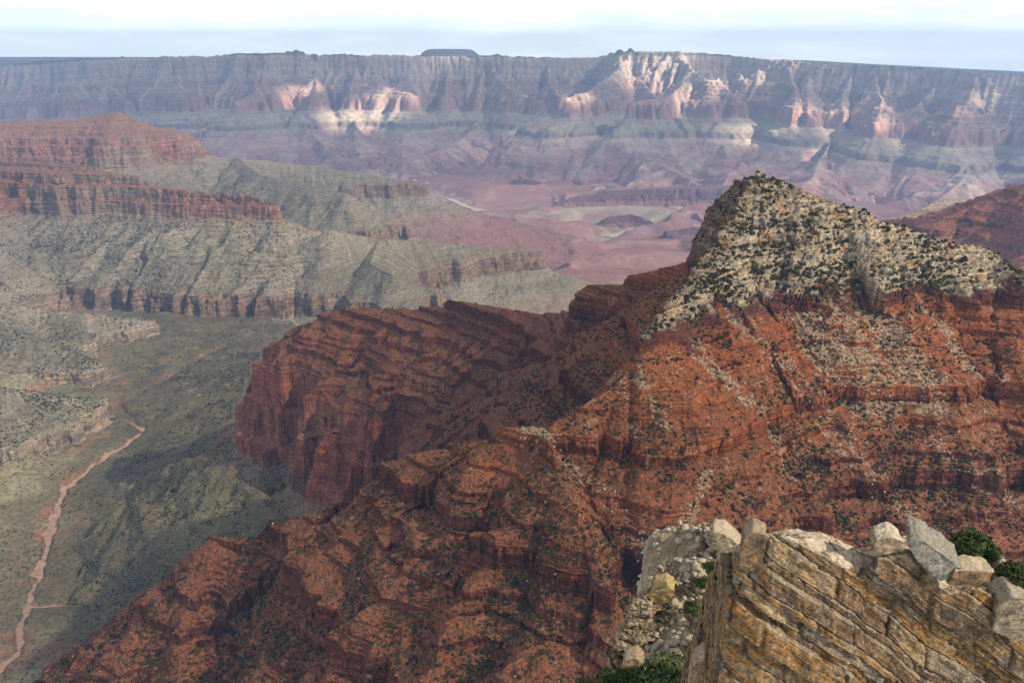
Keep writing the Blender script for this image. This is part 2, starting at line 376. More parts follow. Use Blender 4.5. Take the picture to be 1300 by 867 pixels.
def hit(fun, px, py, y0, y1):
    ys = np.linspace(y0, y1, 500); q = np.stack([W(px, py, v) for v in ys]).astype(F32); z = fun(q[None, :, 0], q[None, :, 1])['z'][0]
    k = int(np.argmax(q[:, 2] < z)); return np.array((q[k, 0], q[k, 1], z[k]))
FANS = [([(885, 440), (930, 490), (985, 565), (1000, 610)], 7), ([(930, 400), (990, 450), (1040, 500), (1090, 580), (1150, 650)], 9), ([(1010, 395), (1060, 440), (1110, 490)], 26), ([(1090, 380), (1140, 440), (1180, 500)], 16),
        ([(1165, 380), (1215, 450), (1265, 500)], 6), ([(668, 545), (730, 600), (775, 640), (815, 700)], 5), ([(735, 515), (800, 575)], 3.5), ([(770, 495), (850, 545)], 3), ([(1180, 560), (1240, 600), (1300, 650)], 5), ([(900, 600), (880, 650), (850, 700)], 4)]
FANS = [(np.array([hit(nf_, a_, b_, 380, 900) for a_, b_ in pp_]), w_) for pp_, w_ in FANS]
def fans(x, y):
    f = np.zeros(x.shape, F32)
    for pp_, w_ in FANS:
        d = np.full(x.shape, 1e9, F32)
        for p, q in zip(pp_[:-1], pp_[1:]):
            vx, vy = q[0] - p[0], q[1] - p[1]; t = np.clip(((x - p[0]) * vx + (y - p[1]) * vy) / (vx * vx + vy * vy), 0, 1); d = np.minimum(d, np.hypot(x - p[0] - t * vx, y - p[1] - t * vy))
        f = np.maximum(f, sstep(w_ * 1.7, w_ * .4, d + w_ * .7 * fbm(x / 9, y / 9, 3, 53)))
    return f
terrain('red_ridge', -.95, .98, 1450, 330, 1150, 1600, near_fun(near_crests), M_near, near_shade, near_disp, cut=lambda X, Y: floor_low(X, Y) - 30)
B1 = [W(905, 325, 935), W(880, 330, 985), W(800, 349, 1030), W(742, 363, 1075)]
B2 = [W(742, 380, 1110), W(690, 400, 1190), W(640, 392, 1260), W(560, 388, 1350), W(480, 392, 1430), W(408, 397, 1490)]
B3 = [W(408, 405, 1490), W(368, 418, 1520), W(350, 436, 1540)]
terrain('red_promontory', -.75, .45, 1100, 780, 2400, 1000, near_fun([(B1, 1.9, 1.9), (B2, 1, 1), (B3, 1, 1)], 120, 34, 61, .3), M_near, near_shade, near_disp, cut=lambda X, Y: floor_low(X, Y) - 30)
# ------------------------------------------------------------------ middle distance: red-walled butte, temple, green benches
MID = profile([(-380, -560, 'beds', 31, (6, 14), (12, 24), 74, 25), (-560, -722, 'beds', 66, (28, 60), (5, 14), 84, 36), (-722, -938, 'beds', 28, (3, 8), (30, 60), 58, 26),
               (-938, -1024, 'plain', 74), (-1024, -1100, 'plain', 27), (-1100, -1300, 'plain', 20), (-1300, -1900, 'plain', 18)], 5)
def mid_fun(crests, gl=150, ga=45, seed=71, tal=.15, PR=MID, gs=1.0):
    def f(X, Y):
        s, d, a = crest_field(X, Y, crests, PR['S'])
        fade = sstep(0, 130, d)
        wob = fbm(X / 320, Y / 320, 3, seed)
        iso = ridged(X / gl / 1.9, Y / gl / 1.9, 4, seed + 3, .5); tz = SEAM * sstep(PR['S'](-700.) - 40, PR['S'](-720.) + 90, s)
        g = 1 - lerp(iso, ridged(a / gl / 1.5 + wob * .9, s / 1500 + wob * .6, 3, seed + 2, .45), tz)
        s = s + fade * (ga * g * (1 + .5 * tz) - ga * .35 + 40 * wob + 38 * fbm(X / 120, Y / 120, 4, seed + 7, .5) * gs) + 5 * gs * fbm(X / 26, Y / 26, 2, seed + 9)
        t = sstep(tal - .1, tal + .4, fbm(X / 220 + 4, Y / 220, 3, seed + 12))
        return dict(z=lerp(PR['P'](s), PR['Ps'](s), t * .9), s=s, a=a, d=d, g=g, t=t, wob=wob)
    return f
def mid_disp(P, n, R):
    x, y, z = P[..., 0], P[..., 1], P[..., 2]; st = 1 - n[..., 2]
    b = (p2(z / 5, x / 150, 81) + p2(z / 11, y / 200, 82)) * sstep(.2, .6, st) * 3.0
    return b + p3(x / 14, y / 14, z / 11, 83) * lerp(1.0, 5, sstep(.3, .6, st)) + p3(x / 42, y / 42, z / 60, 84) * lerp(.5, 10, sstep(.3, .6, st))
MIDC = [(0, (.30, .185, .13)), (-540, (.29, .155, .105)), (-558, (.31, .16, .11)), (-566, (.34, .15, .105)), (-690, (.33, .15, .105)), (-718, (.37, .24, .18)), (-730, (.33, .26, .18)), (-770, (.31, .265, .20)),
        (-840, (.26, .225, .16)), (-930, (.225, .195, .135)), (-938, TAPEATS), (-1018, (.24, .145, .10)), (-1028, (.30, .26, .19)), (-1090, (.28, .245, .175)), (-1160, (.33, .2, .16)), (-1250, DOX), (-3000, DOX)]
def mid_shade(cols=MIDC, seed=91, veg0=.25, vgs=1.0):
    def f(P, n, R):
        x, y, z = P[..., 0], P[..., 1], P[..., 2]; st = 1 - n[..., 2]
        zz = z + 9 * fbm(x / 200, y / 200, 3, seed)
        c = ramp(zz, cols)
        c = c * (1 + .35 * beds(z, seed + 1, 7, 24, x, y) * lerp(.35, 1, sstep(.3, .6, st)))[..., None]
        v = lerp(fbm(R['a'] / 22, R['s'] / 420, 4, seed + 2), fbm((x + y) / 30, z / 26, 4, seed + 9), sstep(.4, .6, st))
        cliff = sstep(.45, .7, st)
        c = mixc(c, (.13, .08, .065), cliff * sstep(.05, .5, v) * .65); c = mixc(c, (.47, .33, .23), cliff * sstep(.1, .5, -v) * .6)
        c = mixc(c, (.37, .275, .20), cliff * sstep(.0, .35, fbm(x / 420, y / 420, 3, seed + 11)) * .75)
        slope = 1 - cliff; low = sstep(-715, -735, z) * sstep(-1110, -1090, z)
        c = mixc(c, (.36, .30, .235), slope * low * sstep(.1, .55, v) * .65); c = mixc(c, (.16, .138, .092), slope * low * sstep(.05, .5, -v) * .6)
        b = sstep(.25, .5, p2(z / 13, x / 500, seed + 3)) * low * sstep(.1, .4, fbm(x / 160, y / 160, 2, seed + 4))
        c = mixc(c, (.36, .29, .15), b * .6)
        flat = sstep(.10, .02, st) * low
        c = mixc(c, (.185, .172, .115), flat * .7)
        veg = (veg0 + .3 * fbm(x / 110, y / 110, 3, seed + 5) + .25 * (R['g'] - .4)) * sstep(.5, .3, st) * vgs
        return np.concatenate([np.clip(c * .70, .01, .85), np.clip(veg, 0, .6)[..., None]], -1)
    return f
PALEC = [(z_, (.36, .29, .21)) if c_ is TAPEATS else (z_, (.33, .26, .19)) if z_ == -1018 else (z_, c_) for z_, c_ in MIDC]
M_mid = rock_mat('weathered_canyon_rock', 11, 2.0, scrub=6.5, bed=4.5)
# creek bed, then the canyon floor which falls to the river
CREEK = [Wz(-60, 900, -955), W(20, 830, 1060), W(35, 770, 1190), W(68, 660, 1490), W(82, 622, 1630), W(130, 584, 1800), W(165, 560, 1900), W(180, 548, 1960), W(150, 515, 2120), W(195, 490, 2280), W(240, 462, 2480), W(285, 440, 2680), W(330, 446, 2640), W(420, 440, 2800), W(560, 420, 3200), W(720, 390, 3700)]
CREEK = np.array([np.array((p[0], p[1], p[2])) for p in CREEK])
def dist_line(X, Y, pts):
    d = np.full(X.shape, 1e9, F32); zz = np.zeros(X.shape, F32)
    for p, q in zip(pts[:-1], pts[1:]):
        vx, vy = q[0] - p[0], q[1] - p[1]; t = np.clip(((X - p[0]) * vx + (Y - p[1]) * vy) / (vx * vx + vy * vy), 0, 1)
        k = np.hypot(X - p[0] - t * vx, Y - p[1] - t * vy); n = k < d; d = np.where(n, k, d); zz = np.where(n, p[2] + t * (q[2] - p[2]), zz)
    return d, zz
ZR = -1600.0
RIVER = [Wz(470, 232, ZR), Wz(545, 246, ZR), Wz(572, 253, ZR), Wz(590, 262, ZR), Wz(612, 268, ZR), Wz(650, 276, ZR), Wz(690, 277, ZR), Wz(712, 271, ZR), Wz(722, 264, ZR), Wz(770, 261, ZR), Wz(835, 263, ZR), Wz(850, 270, ZR), Wz(826, 281, ZR), Wz(805, 292, ZR), Wz(772, 301, ZR), Wz(740, 312, ZR), Wz(720, 330, ZR)]
RIVER = np.array(RIVER)
CREEK2 = [CREEK[2] + 0] + [W(*q_) for q_ in ((60, 772, 1190), (95, 768, 1195), (145, 778, 1185), (190, 800, 1150))]
def floor_fun(X, Y):
    dc, zcr = dist_line(X + 16 * fbm(X / 60, Y / 60, 3, 109), Y + 10 * fbm(X / 50 + 7, Y / 50, 2, 110), CREEK); dr, _ = dist_line(X, Y, RIVER)
    d2_, _ = dist_line(X + 10 * fbm(X / 40, Y / 40, 2, 108), Y, CREEK2); dc = np.minimum(dc, d2_ + 4)
    base = np.interp(Y, [500, 1000, 2700, 3500, 4500, 6000, 7500, 8600, 10000, 11500, 13000], [-955, -968, -1075, -1150, -1290, -1440, -1540, -1570, -1580, -1560, -1500]).astype(F32)
    wob = fbm(X / 900, Y / 900, 3, 111)
    hills = ridged(X / 1500 + wob * .5, Y / 1500, 4, 113, .36)
    amp = np.interp(Y, [2500, 4000, 6000, 9000], [10, 60, 100, 110]).astype(F32)
    z = base + amp * (hills - .62) * 2.0
    near = sstep(3600, 2600, Y)
    zc = zcr + np.minimum(dc * .16, 22 + dc * .10) + 12 * fbm(X / 120, Y / 120, 4, 115) * sstep(20, 120, dc)
    dn = ridged(X / 210 + .4 * wob, Y / 210, 3, 117); zc = zc - 13 * sstep(.84, .99, dn) * sstep(15, 90, dc)
    zc = np.where(dc < 9, zcr - 2.0, zc + 3 * sstep(9, 16, dc))
    z = lerp(z, zc, near)
    z = lerp(np.float32(ZR - 4), z, sstep(35, 300, dr))
    return dict(z=z, s=dr, a=X, d=dc, g=1 - hills, t=hills, wob=wob, dr=dr)
DELTA = Wz(775, 270, ZR)
def floor_shade(P, n, R):
    x, y, z = P[..., 0], P[..., 1], P[..., 2]; st = 1 - n[..., 2]
    far = sstep(2900, 4200, y)
    c = np.broadcast_to(np.array(SAGE, F32), z.shape + (3,)).copy()
    v = fbm(x / 140, y / 140, 5, 121)
    c = mixc(c, (.30, .27, .16), sstep(.05, .5, v) * .8); c = mixc(c, (.15, .145, .085), sstep(.05, .5, -v) * .8)
    c = mixc(c, (.34, .17, .10), sstep(.36, .6, fbm(x / 90 + 9, y / 160, 3, 122)) * .7)
    u = fbm(x / 600, y / 600, 5, 123); u2 = p2(z / 26, x / 3000, 124)
    d = np.broadcast_to(np.array(DOX, F32), z.shape + (3,)).copy()
    d = mixc(d, (.33, .19, .17), sstep(0, .5, u) * .9); d = mixc(d, (.29, .21, .19), sstep(.0, .5, -u) * .9); d = mixc(d, (.24, .10, .10), sstep(.1, .5, u2) * .6); d = mixc(d, (.44, .33, .27), sstep(.25, .6, -u2) * .5)
    c = lerp(c, d, far[..., None])
    wash = sstep(10, 5, R['d'] + 9 * sstep(1960, 2060, y) + 5 * fbm(x / 30, y / 30, 2, 125)) * (1 - far)
    c = mixc(c, (.42, .27, .195), wash)
    bank = sstep(40, 12, R['d']) * (1 - wash) * sstep(-.1, .4, fbm(x / 70, y / 70, 2, 126)) * (1 - far)
    c = mixc(c, (.40, .165, .09), bank * .7)
    rb = sstep(230, 80, R['dr'] + 90 * fbm(x / 150, y / 150, 3, 127)) * sstep(5500, 6000, y)
    c = mixc(c, (.19, .20, .13), rb * sstep(.05, .35, fbm(x / 90, y / 90, 3, 128)) * .6); c = mixc(c, (.42, .34, .26), rb * sstep(-.15, .25, -fbm(x / 130, y / 130, 3, 128)) * .75)
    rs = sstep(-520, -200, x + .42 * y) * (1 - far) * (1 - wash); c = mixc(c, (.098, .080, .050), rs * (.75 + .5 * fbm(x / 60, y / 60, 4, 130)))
    dl_ = np.hypot(x - DELTA[0], (y - DELTA[1]) * .8) + 160 * fbm(x / 220, y / 220, 3, 131); c = mixc(c, (.40, .33, .24), sstep(620, 430, dl_) * sstep(180, 330, dl_) * .8)
    veg = (.32 + .5 * fbm(x / 90, y / 90, 3, 129) + .25 * rs) * (1 - far) * (1 - wash)
    return np.concatenate([np.clip(c * .85, .01, .85), np.clip(veg, 0, .7)[..., None]], -1)
terrain('canyon_floor', -1.05, .75, 1000, 480, 11500, 1500, floor_fun, M_mid, floor_shade, smooth=False)
# river and the sand bar of its delta
def ribbon(name, pts, w, mat, kind, dz=0.0, n=10):
    pts = np.asarray(pts); t = np.linspace(0, len(pts) - 1, len(pts) * n); xs = np.interp(t, np.arange(len(pts)), pts[:, 0]); ys = np.interp(t, np.arange(len(pts)), pts[:, 1]); zs = np.interp(t, np.arange(len(pts)), pts[:, 2])
    for _ in range(n): xs[1:-1] = (xs[:-2] + xs[1:-1] + xs[2:]) / 3; ys[1:-1] = (ys[:-2] + ys[1:-1] + ys[2:]) / 3
    tx, ty = np.gradient(xs), np.gradient(ys); l = np.hypot(tx, ty) + 1e-9; ww = w * np.maximum(.15, 1 + 1.1 * p1(t / .9, 5))
    V = np.concatenate([np.stack([xs - ty / l * ww, ys + tx / l * ww, zs + dz], 1), np.stack([xs + ty / l * ww, ys - tx / l * ww, zs + dz], 1)]); m = len(t)
    Fc = np.array([[i, i + 1, m + i + 1, m + i] for i in range(m - 1)]); o = link(name, make_mesh(name, V, Fc, mat)); return tag(o, kind=kind)
def flat_mat(name, col, rough=.9, fine=30, var=.2):
    m = bpy.data.materials.new(name); m.use_nodes = True; t = m.node_tree; b = t.nodes['Principled BSDF']; b.inputs['Roughness'].default_value = rough
    g = t.nodes.new('ShaderNodeNewGeometry'); nz = t.nodes.new('ShaderNodeTexNoise'); nz.inputs['Scale'].default_value = 1 / fine; nz.inputs['Detail'].default_value = 4; t.links.new(g.outputs['Position'], nz.inputs['Vector'])
    r = t.nodes.new('ShaderNodeMapRange'); r.inputs['To Min'].default_value = 1 - var * 1.6; r.inputs['To Max'].default_value = 1 + var * 1.6; t.links.new(nz.outputs[0], r.inputs[0])
    s = t.nodes.new('ShaderNodeVectorMath'); s.operation = 'SCALE'; s.inputs[0].default_value = col; t.links.new(r.outputs[0], s.inputs['Scale']); t.links.new(s.outputs[0], b.inputs['Base Color']); return m
M_river = flat_mat('muddy_river_water', (.46, .38, .30), .4, 60, .1)
ribbon('river', RIVER[1:5], 52, M_river, 'structure', dz=2); ribbon('river', RIVER[11:15], 42, M_river, 'structure', dz=2)

# the red-walled butte
L1 = [W(-140, 180, 4050), W(-20, 208, 3820), W(90, 207, 3660), W(160, 222, 3570), W(215, 239, 3490), W(290, 245, 3440), W(348, 258, 3400)]
L1b = [W(345, 284, 3400), W(430, 297, 3300), W(455, 318, 3120)]
L2 = [W(-60, 205, 3500), W(-90, 250, 3100)]
terrain('redwall_butte', -.95, .0, 1000, 2200, 5000, 800, mid_fun([(L1, 1, 1), (L2, 1, 1)], 170, 70), M_mid, mid_shade(), mid_disp, cut=lambda X, Y: floor_low(X, Y) - 60)
# green benches with a brown cliff rim
G1 = [W(420, 292, 3350), W(480, 304, 3450), W(560, 308, 3600), W(620, 314, 3680), W(688, 322, 3730)]
terrain('bench_mesa', -.5, .25, 700, 2500, 5200, 450, mid_fun([(G1, 1, 1), ([W(480, 304, 3450), W(470, 335, 3150), W(500, 350, 2980)], 1, 1)], 130, 35, 171), M_mid, mid_shade(seed=191), mid_disp, cut=lambda X, Y: np.interp(Y, [2500, 3500, 4500, 6000], [-1090, -1190, -1330, -1480]))
P1 = [W(-180, 395, 2350), W(-40, 380, 2450), W(60, 392, 2550), W(150, 402, 2640), W(195, 408, 2690)]
P1b = [W(-40, 395, 2450), W(40, 430, 2330), W(110, 455, 2260)]
terrain('green_mesa', -1.0, -.3, 800, 1700, 3300, 450, mid_fun([(P1, 1, 1), (P1b, 1, 1)], 90, 30, 271), M_mid, mid_shade(PALEC, seed=291, veg0=.3), mid_disp, cut=lambda X, Y: floor_low(X, Y) - 40)
Q1 = [W(-200, 480, 1780), W(-60, 488, 1850), W(30, 495, 1920), W(95, 506, 1960)]
terrain('cliff_bench', -1.1, -.4, 700, 1250, 2500, 400, mid_fun([(Q1, 1, 1)], 80, 28, 371), M_mid, mid_shade(PALEC, seed=391, veg0=.35), mid_disp, cut=lambda X, Y: floor_low(X, Y) - 40)
# the temple behind, running out into a long bench
T1 = [W(-120, 165, 5000), W(0, 155, 5150), W(95, 152, 5200), W(150, 142, 5250), W(190, 158, 5300), W(222, 165, 5320), W(262, 188, 5450)]
T2 = [W(262, 192, 5450), W(340, 204, 5600), W(430, 216, 5680), W(540, 232, 5720)]
T3 = [W(300, 200, 5500), W(330, 222, 4900), W(400, 238, 4500), W(440, 246, 4350)]
terrain('red_temple', -.85, .36, 1000, 3900, 8200, 700, mid_fun([(T1, 1, 1), (T2, 1, 1), (T3, 1, 1)], 220, 60, 471), M_mid, mid_shade(seed=491, veg0=.15), mid_disp, cut=lambda X, Y: np.interp(Y, [3500, 4500, 6000, 7500, 8600], [-1200, -1330, -1480, -1580, -1600]) - 40)
# red ledgy slope and grey dome at the right
R1 = [W(1420, 205, 2300), W(1330, 222, 2450), W(1290, 236, 2500), W(1240, 262, 2480), W(1190, 280, 2450), W(1130, 278, 2700)]
RPR = profile([(-330, -760, 'beds', 31, (6, 16), (10, 24), 72, 24), (-760, -900, 'plain', 60), (-900, -1300, 'plain', 25)], 9)
RC = [(0, (.30, .13, .09)), (-755, (.30, .12, .09)), (-765, REDWALL), (-900, REDWALL), (-920, SAGE), (-2000, SAGE)]
terrain('red_slope', .3, .95, 600, 1500, 3400, 500, mid_fun([(R1, 1, 1)], 170, 40, 571, .3, RPR), M_mid, mid_shade(RC, 591, .12), mid_disp, cut=lambda X, Y: -1000)
D1 = [W(1140, 276, 3300), W(1175, 262, 3400), W(1205, 251, 3500), W(1245, 256, 3550), W(1290, 268, 3700)]
DPR = profile([(-500, -660, 'plain', 30), (-660, -800, 'plain', 60), (-800, -1400, 'plain', 26)], 9)
DC = [(0, (.36, .31, .23)), (-660, (.34, .27, .20)), (-690, (.36, .24, .18)), (-800, (.30, .26, .21)), (-2000, SAGE)]
terrain('grey_dome', .3, .9, 400, 2900, 4600, 250, mid_fun([(D1, 1, 1)], 120, 40, 671, .5, DPR), M_mid, mid_shade(DC, 691, .1), mid_disp, cut=lambda X, Y: -1200)

# dark purple bluffs above the river delta
BPR = profile([(-1440, -1478, 'plain', 12), (-1478, -1565, 'beds', 40, (14, 30), (8, 20), 68, 28), (-1565, -1900, 'plain', 24)], 21)
BC = [(0, (.22, .12, .115)), (-1470, (.24, .13, .12)), (-1480, (.17, .085, .085)), (-1560, (.19, .095, .09)), (-1580, DOX), (-3000, DOX)]
U1 = [W(722, 252, 8350), W(760, 244, 8450), W(815, 240, 8550), W(880, 236, 8650), W(960, 236, 8700)]
U2 = [W(905, 292, 6300), W(880, 288, 6450), W(845, 296, 6500)]
U3 = [W(770, 276, 7300), W(800, 272, 7400), W(825, 280, 7250)]
terrain('purple_bluff', .02, .36, 420, 6000, 9600, 420, mid_fun([(U1, 1, 1), (U2, 1, 1), (U3, 1, 1)], 170, 60, 771, .4, BPR, 1.4), M_mid, mid_shade(BC, 791, 0), mid_disp, cut=lambda X, Y: -1640)
# ------------------------------------------------------------------ the far wall of the canyon and the plateau behind it
FAR = profile([(20, -30, 'plain', 45), (-30, -150, 'beds', 56, (18, 40), (8, 20), 74, 34), (-150, -330, 'beds', 50, (30, 70), (14, 30), 72, 34), (-330, -600, 'beds', 36, (12, 26), (18, 36), 70, 27), (-600, -765, 'plain', 74),
               (-765, -925, 'beds', 24, (6, 14), (40, 70), 55, 22), (-925, -985, 'plain', 70), (-985, -1150, 'plain', 27), (-1150, -1330, 'plain', 20), (-1330, -1500, 'plain', 12), (-1500, -2200, 'plain', 7)], 15)
RIM = [W(-160, 92, 13300), W(0, 85, 13500), W(60, 77, 13450), W(110, 75, 13300), W(165, 74, 13700), W(215, 72, 13400), W(275, 71, 13700), W(330, 67, 13350), W(395, 70, 13750), W(460, 70, 13500), W(540, 71, 13800), W(640, 71, 13700), W(725, 74, 13900),
       W(755, 73, 14800), W(775, 70, 14700), W(800, 66, 12900), W(860, 66, 12600), W(930, 71, 12700), W(1000, 77, 12100), W(1060, 82, 11700), W(1110, 84, 11300), W(1180, 88, 11100), W(1250, 93, 10300), W(1330, 97, 9900), W(1450, 104, 9300)]
RIM = np.array(RIM); _o = np.argsort(RIM[:, 0] / RIM[:, 1]); _rq = (RIM[:, 0] / RIM[:, 1])[_o]; _rz = RIM[_o, 2]
_rz = np.convolve(np.pad(_rz, 2, 'edge'), np.ones(5) / 5, 'valid')
foff = lambda X, Y: np.interp(X / Y, _rq, _rz)
def spur(*pp):
    return ([W(*p) for p in pp], 1, 1)
SPURS = [spur((470, 74, 13600), (480, 100, 13000), (495, 112, 12700), (520, 118, 12450)), spur((330, 70, 13400), (325, 105, 12800), (330, 125, 12500)), spur((110, 80, 13300), (100, 108, 12900), (80, 125, 12500)),
         spur((620, 74, 13700), (640, 105, 13100), (660, 122, 12500), (690, 128, 12200)), spur((800, 70, 12900), (770, 100, 12300), (745, 118, 11700), (720, 124, 11500)), spur((860, 70, 12600), (890, 98, 11900), (905, 102, 11500), (930, 118, 11200)),
         spur((1000, 80, 12100), (1010, 112, 11400), (1010, 134, 10700)), spur((1110, 88, 11300), (1120, 128, 10500), (1115, 148, 9900)), spur((1240, 97, 10300), (1225, 135, 9700), (1215, 160, 9300)), spur((870, 104, 11700), (850, 122, 11200), (800, 130, 11000))]
r = np.random.default_rng(17)
def plan_spurs(n, q0, q1, base_fn, steps, spread):
    for k in range(n):
        q = q0 + (q1 - q0) * (k + r.uniform(.1, .9)) / n; y0 = base_fn(q); x, y = q * y0, y0; h = atan2(-x, -y) + r.uniform(-.3, .3); L_ = r.uniform(.6, 1.35); pts = []
        for run, nz_ in steps:
            h += r.uniform(-spread, spread) * .5; x += sin(h) * run * L_; y += cos(h) * run * L_
            pts.append(np.array((x, y, nz_ + r.uniform(-25, 25) + float(foff(x, y)))))
        SPURS.append((np.array(pts), 1, 1, None, .2))
SPURS = [tuple(s_) + (None, .2) for s_ in SPURS]
_ry = lambda q: float(np.interp(q, _rq, RIM[_o, 1]))
plan_spurs(26, -.70, .72, _ry, [(-60, -20), (260, -190), (300, -370), (330, -520), (260, -590)], .5)
plan_spurs(24, -.72, .74, lambda q: _ry(q) - 1150, [(0, -880), (450, -930), (420, -1040), (600, -1180), (800, -1290), (900, -1400)], .6)
def far_fun(X, Y):
    s, d, a = crest_field(X, Y, [(RIM, 1, 1)] + SPURS, FAR['S'], foff)
    # plateau behind the rim
    q = X / Y; ry = np.interp(q, (RIM[:, 0] / RIM[:, 1])[_o], RIM[_o, 1]); 
    fade = sstep(0, 110, d)
    wob = fbm(X / 1300, Y / 1300, 3, 711)
    g = 1 - lerp(ridged(X / 800, Y / 800, 4, 714, .55), ridged(a / 560 + wob * .9, s / 4000 + wob * .5, 4, 713, .55), SEAM)
    grow = 1 + 1.6 * sstep(1300, 3000, s)
    s2 = s + fade * (190 * (g - .3) * grow + 210 * wob + 110 * fbm(X / 380, Y / 380, 3, 717)) + 14 * fbm(X / 90, Y / 90, 2, 719)
    t = sstep(.2, .6, fbm(X / 700 + 4, Y / 700, 3, 721))
    P0 = lerp(FAR['P'](s2), FAR['Ps'](s2), t * .6)
    lowm = sstep(1400, 2300, s2)
    P0 = P0 + lowm * 110 * (.45 - g) * 1.6 + lowm * 60 * (ridged(X / 900, Y / 900, 4, 723, .45) - .6)
    back = sstep(ry - 60, ry + 200, Y)
    z = P0 + foff(X, Y).astype(F32) + sstep(260, 20, s) * 22 * fbm(X / 420, Y / 420, 4, 725)
    return dict(z=z.astype(F32), s=s2, a=a, d=d, g=g, t=t, wob=wob, strat=P0)
def far_shade(P, n, R):
    x, y, z = P[..., 0], P[..., 1], P[..., 2]; st = 1 - n[..., 2]; q = R['strat'] + 14 * fbm(x / 500, y / 500, 3, 731)
    c = ramp(q, [(100, (.13, .14, .09)), (-2, (.14, .14, .09)), (-12, (.40, .32, .25)), (-140, (.37, .29, .23)), (-160, (.35, .27, .21)), (-200, (.42, .33, .26)), (-325, (.40, .31, .25)), (-345, (.32, .22, .175)), (-470, (.31, .20, .16)), (-595, (.30, .195, .155)),
                 (-604, (.38, .21, .165)), (-755, (.36, .20, .155)), (-775, (.34, .27, .21)), (-900, (.31, .26, .20)), (-925, (.27, .22, .17)), (-985, (.24, .17, .14)), (-1000, (.36, .28, .23)), (-1100, (.35, .24, .21)), (-1200, (.31, .185, .165)), (-1500, (.31, .17, .155)), (-3000, (.31, .17, .155))])
    c = c * (1 + .3 * beds(R['strat'], 732, 16, 55, x, y))[..., None]
    v = fbm(R['a'] / 70, R['s'] / 900, 4, 733); cliff = sstep(.3, .55, st)
    c = mixc(c, (.17, .11, .09), cliff * sstep(.1, .5, v) * .55); c = mixc(c, (.56, .45, .35), sstep(.2, .55, -v) * .5)
    low = sstep(-990, -1100, q); u = fbm(x / 500, y / 500, 5, 734)
    c = mixc(c, (.42, .30, .26), low * sstep(0, .5, u) * .7); c = mixc(c, (.30, .13, .14), low * sstep(0, .5, -u) * .7)
    return np.concatenate([np.clip(c, .01, .85), np.zeros(z.shape + (1,), F32)], -1)
def far_disp(P, n, R):
    x, y, z = P[..., 0], P[..., 1], P[..., 2]; st = 1 - n[..., 2]
    return (p3(x / 60, y / 60, z / 45, 741) * 14 + p2(R['a'] / 55, z / 400, 742) * 22) * sstep(.12, .5, st)
M_far = rock_mat('distant_banded_rock', 70, 8, var=.22)
terrain('far_canyon_wall', -.80, .86, 1250, 6600, 15200, 1050, far_fun, M_far, far_shade, far_disp)
# plateau behind the rim: ground that runs on to the horizon
qs = np.linspace(-1.3, 1.3, 200); V = []; nr = 40
yy = 15000 * (17500 / 15000) ** (np.linspace(0, 1, nr))
slope = np.interp(qs, [-1.3, -.65, -.35, -.05, .2, .35, .65, 1.3], [-.0155, -.0145, -.0155, -.0165, -.0165, -.0185, -.0335, -.05])
for r_, yv in enumerate(yy):
    for q_, sv in zip(qs, slope):
        rz = np.interp(q_, _rq, RIM[_o, 2]); z0 = rz - 40
        f_ = r_ / (nr - 1); V.append((q_ * yv, yv, z0 + (sv * 17500 - z0) * f_ ** 1.0 if True else 0))
V = np.array(V); V[:, 2] = [max(-1600, z) for z in V[:, 2]]
# sight line of the sheet follows a straight fall, so nothing on it stands above the far edge
for r_, yv in enumerate(yy):
    sl_ = slope - .006 * (1 - (r_ / (nr - 1))); V[r_ * 200:(r_ + 1) * 200, 2] = sl_ * yv
V[:200, 2] = np.minimum(V[:200, 2], np.interp(qs, _rq, RIM[_o, 2]) - 60)
V[:, 2] += 25 * fbm(V[:, 0] / 6000, V[:, 1] / 6000, 3, 3)
ids = np.arange(nr * 200).reshape(nr, 200); Fq = np.stack([ids[:-1, :-1], ids[:-1, 1:], ids[1:, 1:], ids[1:, :-1]], -1).reshape(-1, 4)
tag(link('plateau', make_mesh('plateau', V, Fq, flat_mat('wooded_plateau_ground', (.16, .16, .11), .95, 900, .3))), kind='structure')
# flat-topped hill standing back on the plateau
def mesa_fun(X, Y):
    c = W(570, 63, 16600); k = np.hypot((X - c[0]), (Y - c[1]) * .6) + 60 * fbm(X / 400, Y / 400, 3, 9)
    return dict(z=(c[2] - 200 * sstep(360, 760, k) - .03 * np.maximum(k - 900, 0) + 8 * fbm(X / 200, Y / 200, 2, 5)).astype(F32), a=X, s=Y, g=X * 0, d=X)
terrain('distant_mesa', -.16, -.0, 120, 15600, 17600, 80, mesa_fun, M_far, lambda P, n, R: np.concatenate([np.broadcast_to(np.array((.20, .17, .14), F32), P.shape), np.zeros(P.shape[:2] + (1,), F32)], -1))

# ------------------------------------------------------------------ air
hz = bpy.data.materials.new('blue_air'); hz.use_nodes = True; t = hz.node_tree
for k in list(t.nodes):
    if k.type == 'BSDF_PRINCIPLED': t.nodes.remove(k)
pv = t.nodes.new('ShaderNodeVolumePrincipled'); pv.inputs['Density'].default_value = 3.9e-5; pv.inputs['Color'].default_value = (.34, .57, 1.0, 1); pv.inputs['Anisotropy'].default_value = 0.0
pv.inputs['Density Attribute'].default_value = ''; t.links.new(pv.outputs[0], t.nodes['Material Output'].inputs['Volume'])
try: hz.cycles.homogeneous_volume = True
except Exception: pass
def box(x0, x1, y0, y1, z0, z1):
    V = np.array([(x, y, z) for x in (x0, x1) for y in (y0, y1) for z in (z0, z1)], float)
    return V, np.array([(0, 1, 3, 2), (4, 6, 7, 5), (0, 4, 5, 1), (2, 3, 7, 6), (0, 2, 6, 4), (1, 5, 7, 3)])
V, Fc = box(-60000, 60000, -400, 18200, -2600, 220)
tag(link('haze', make_mesh('haze', V, Fc, hz)), kind='stuff')

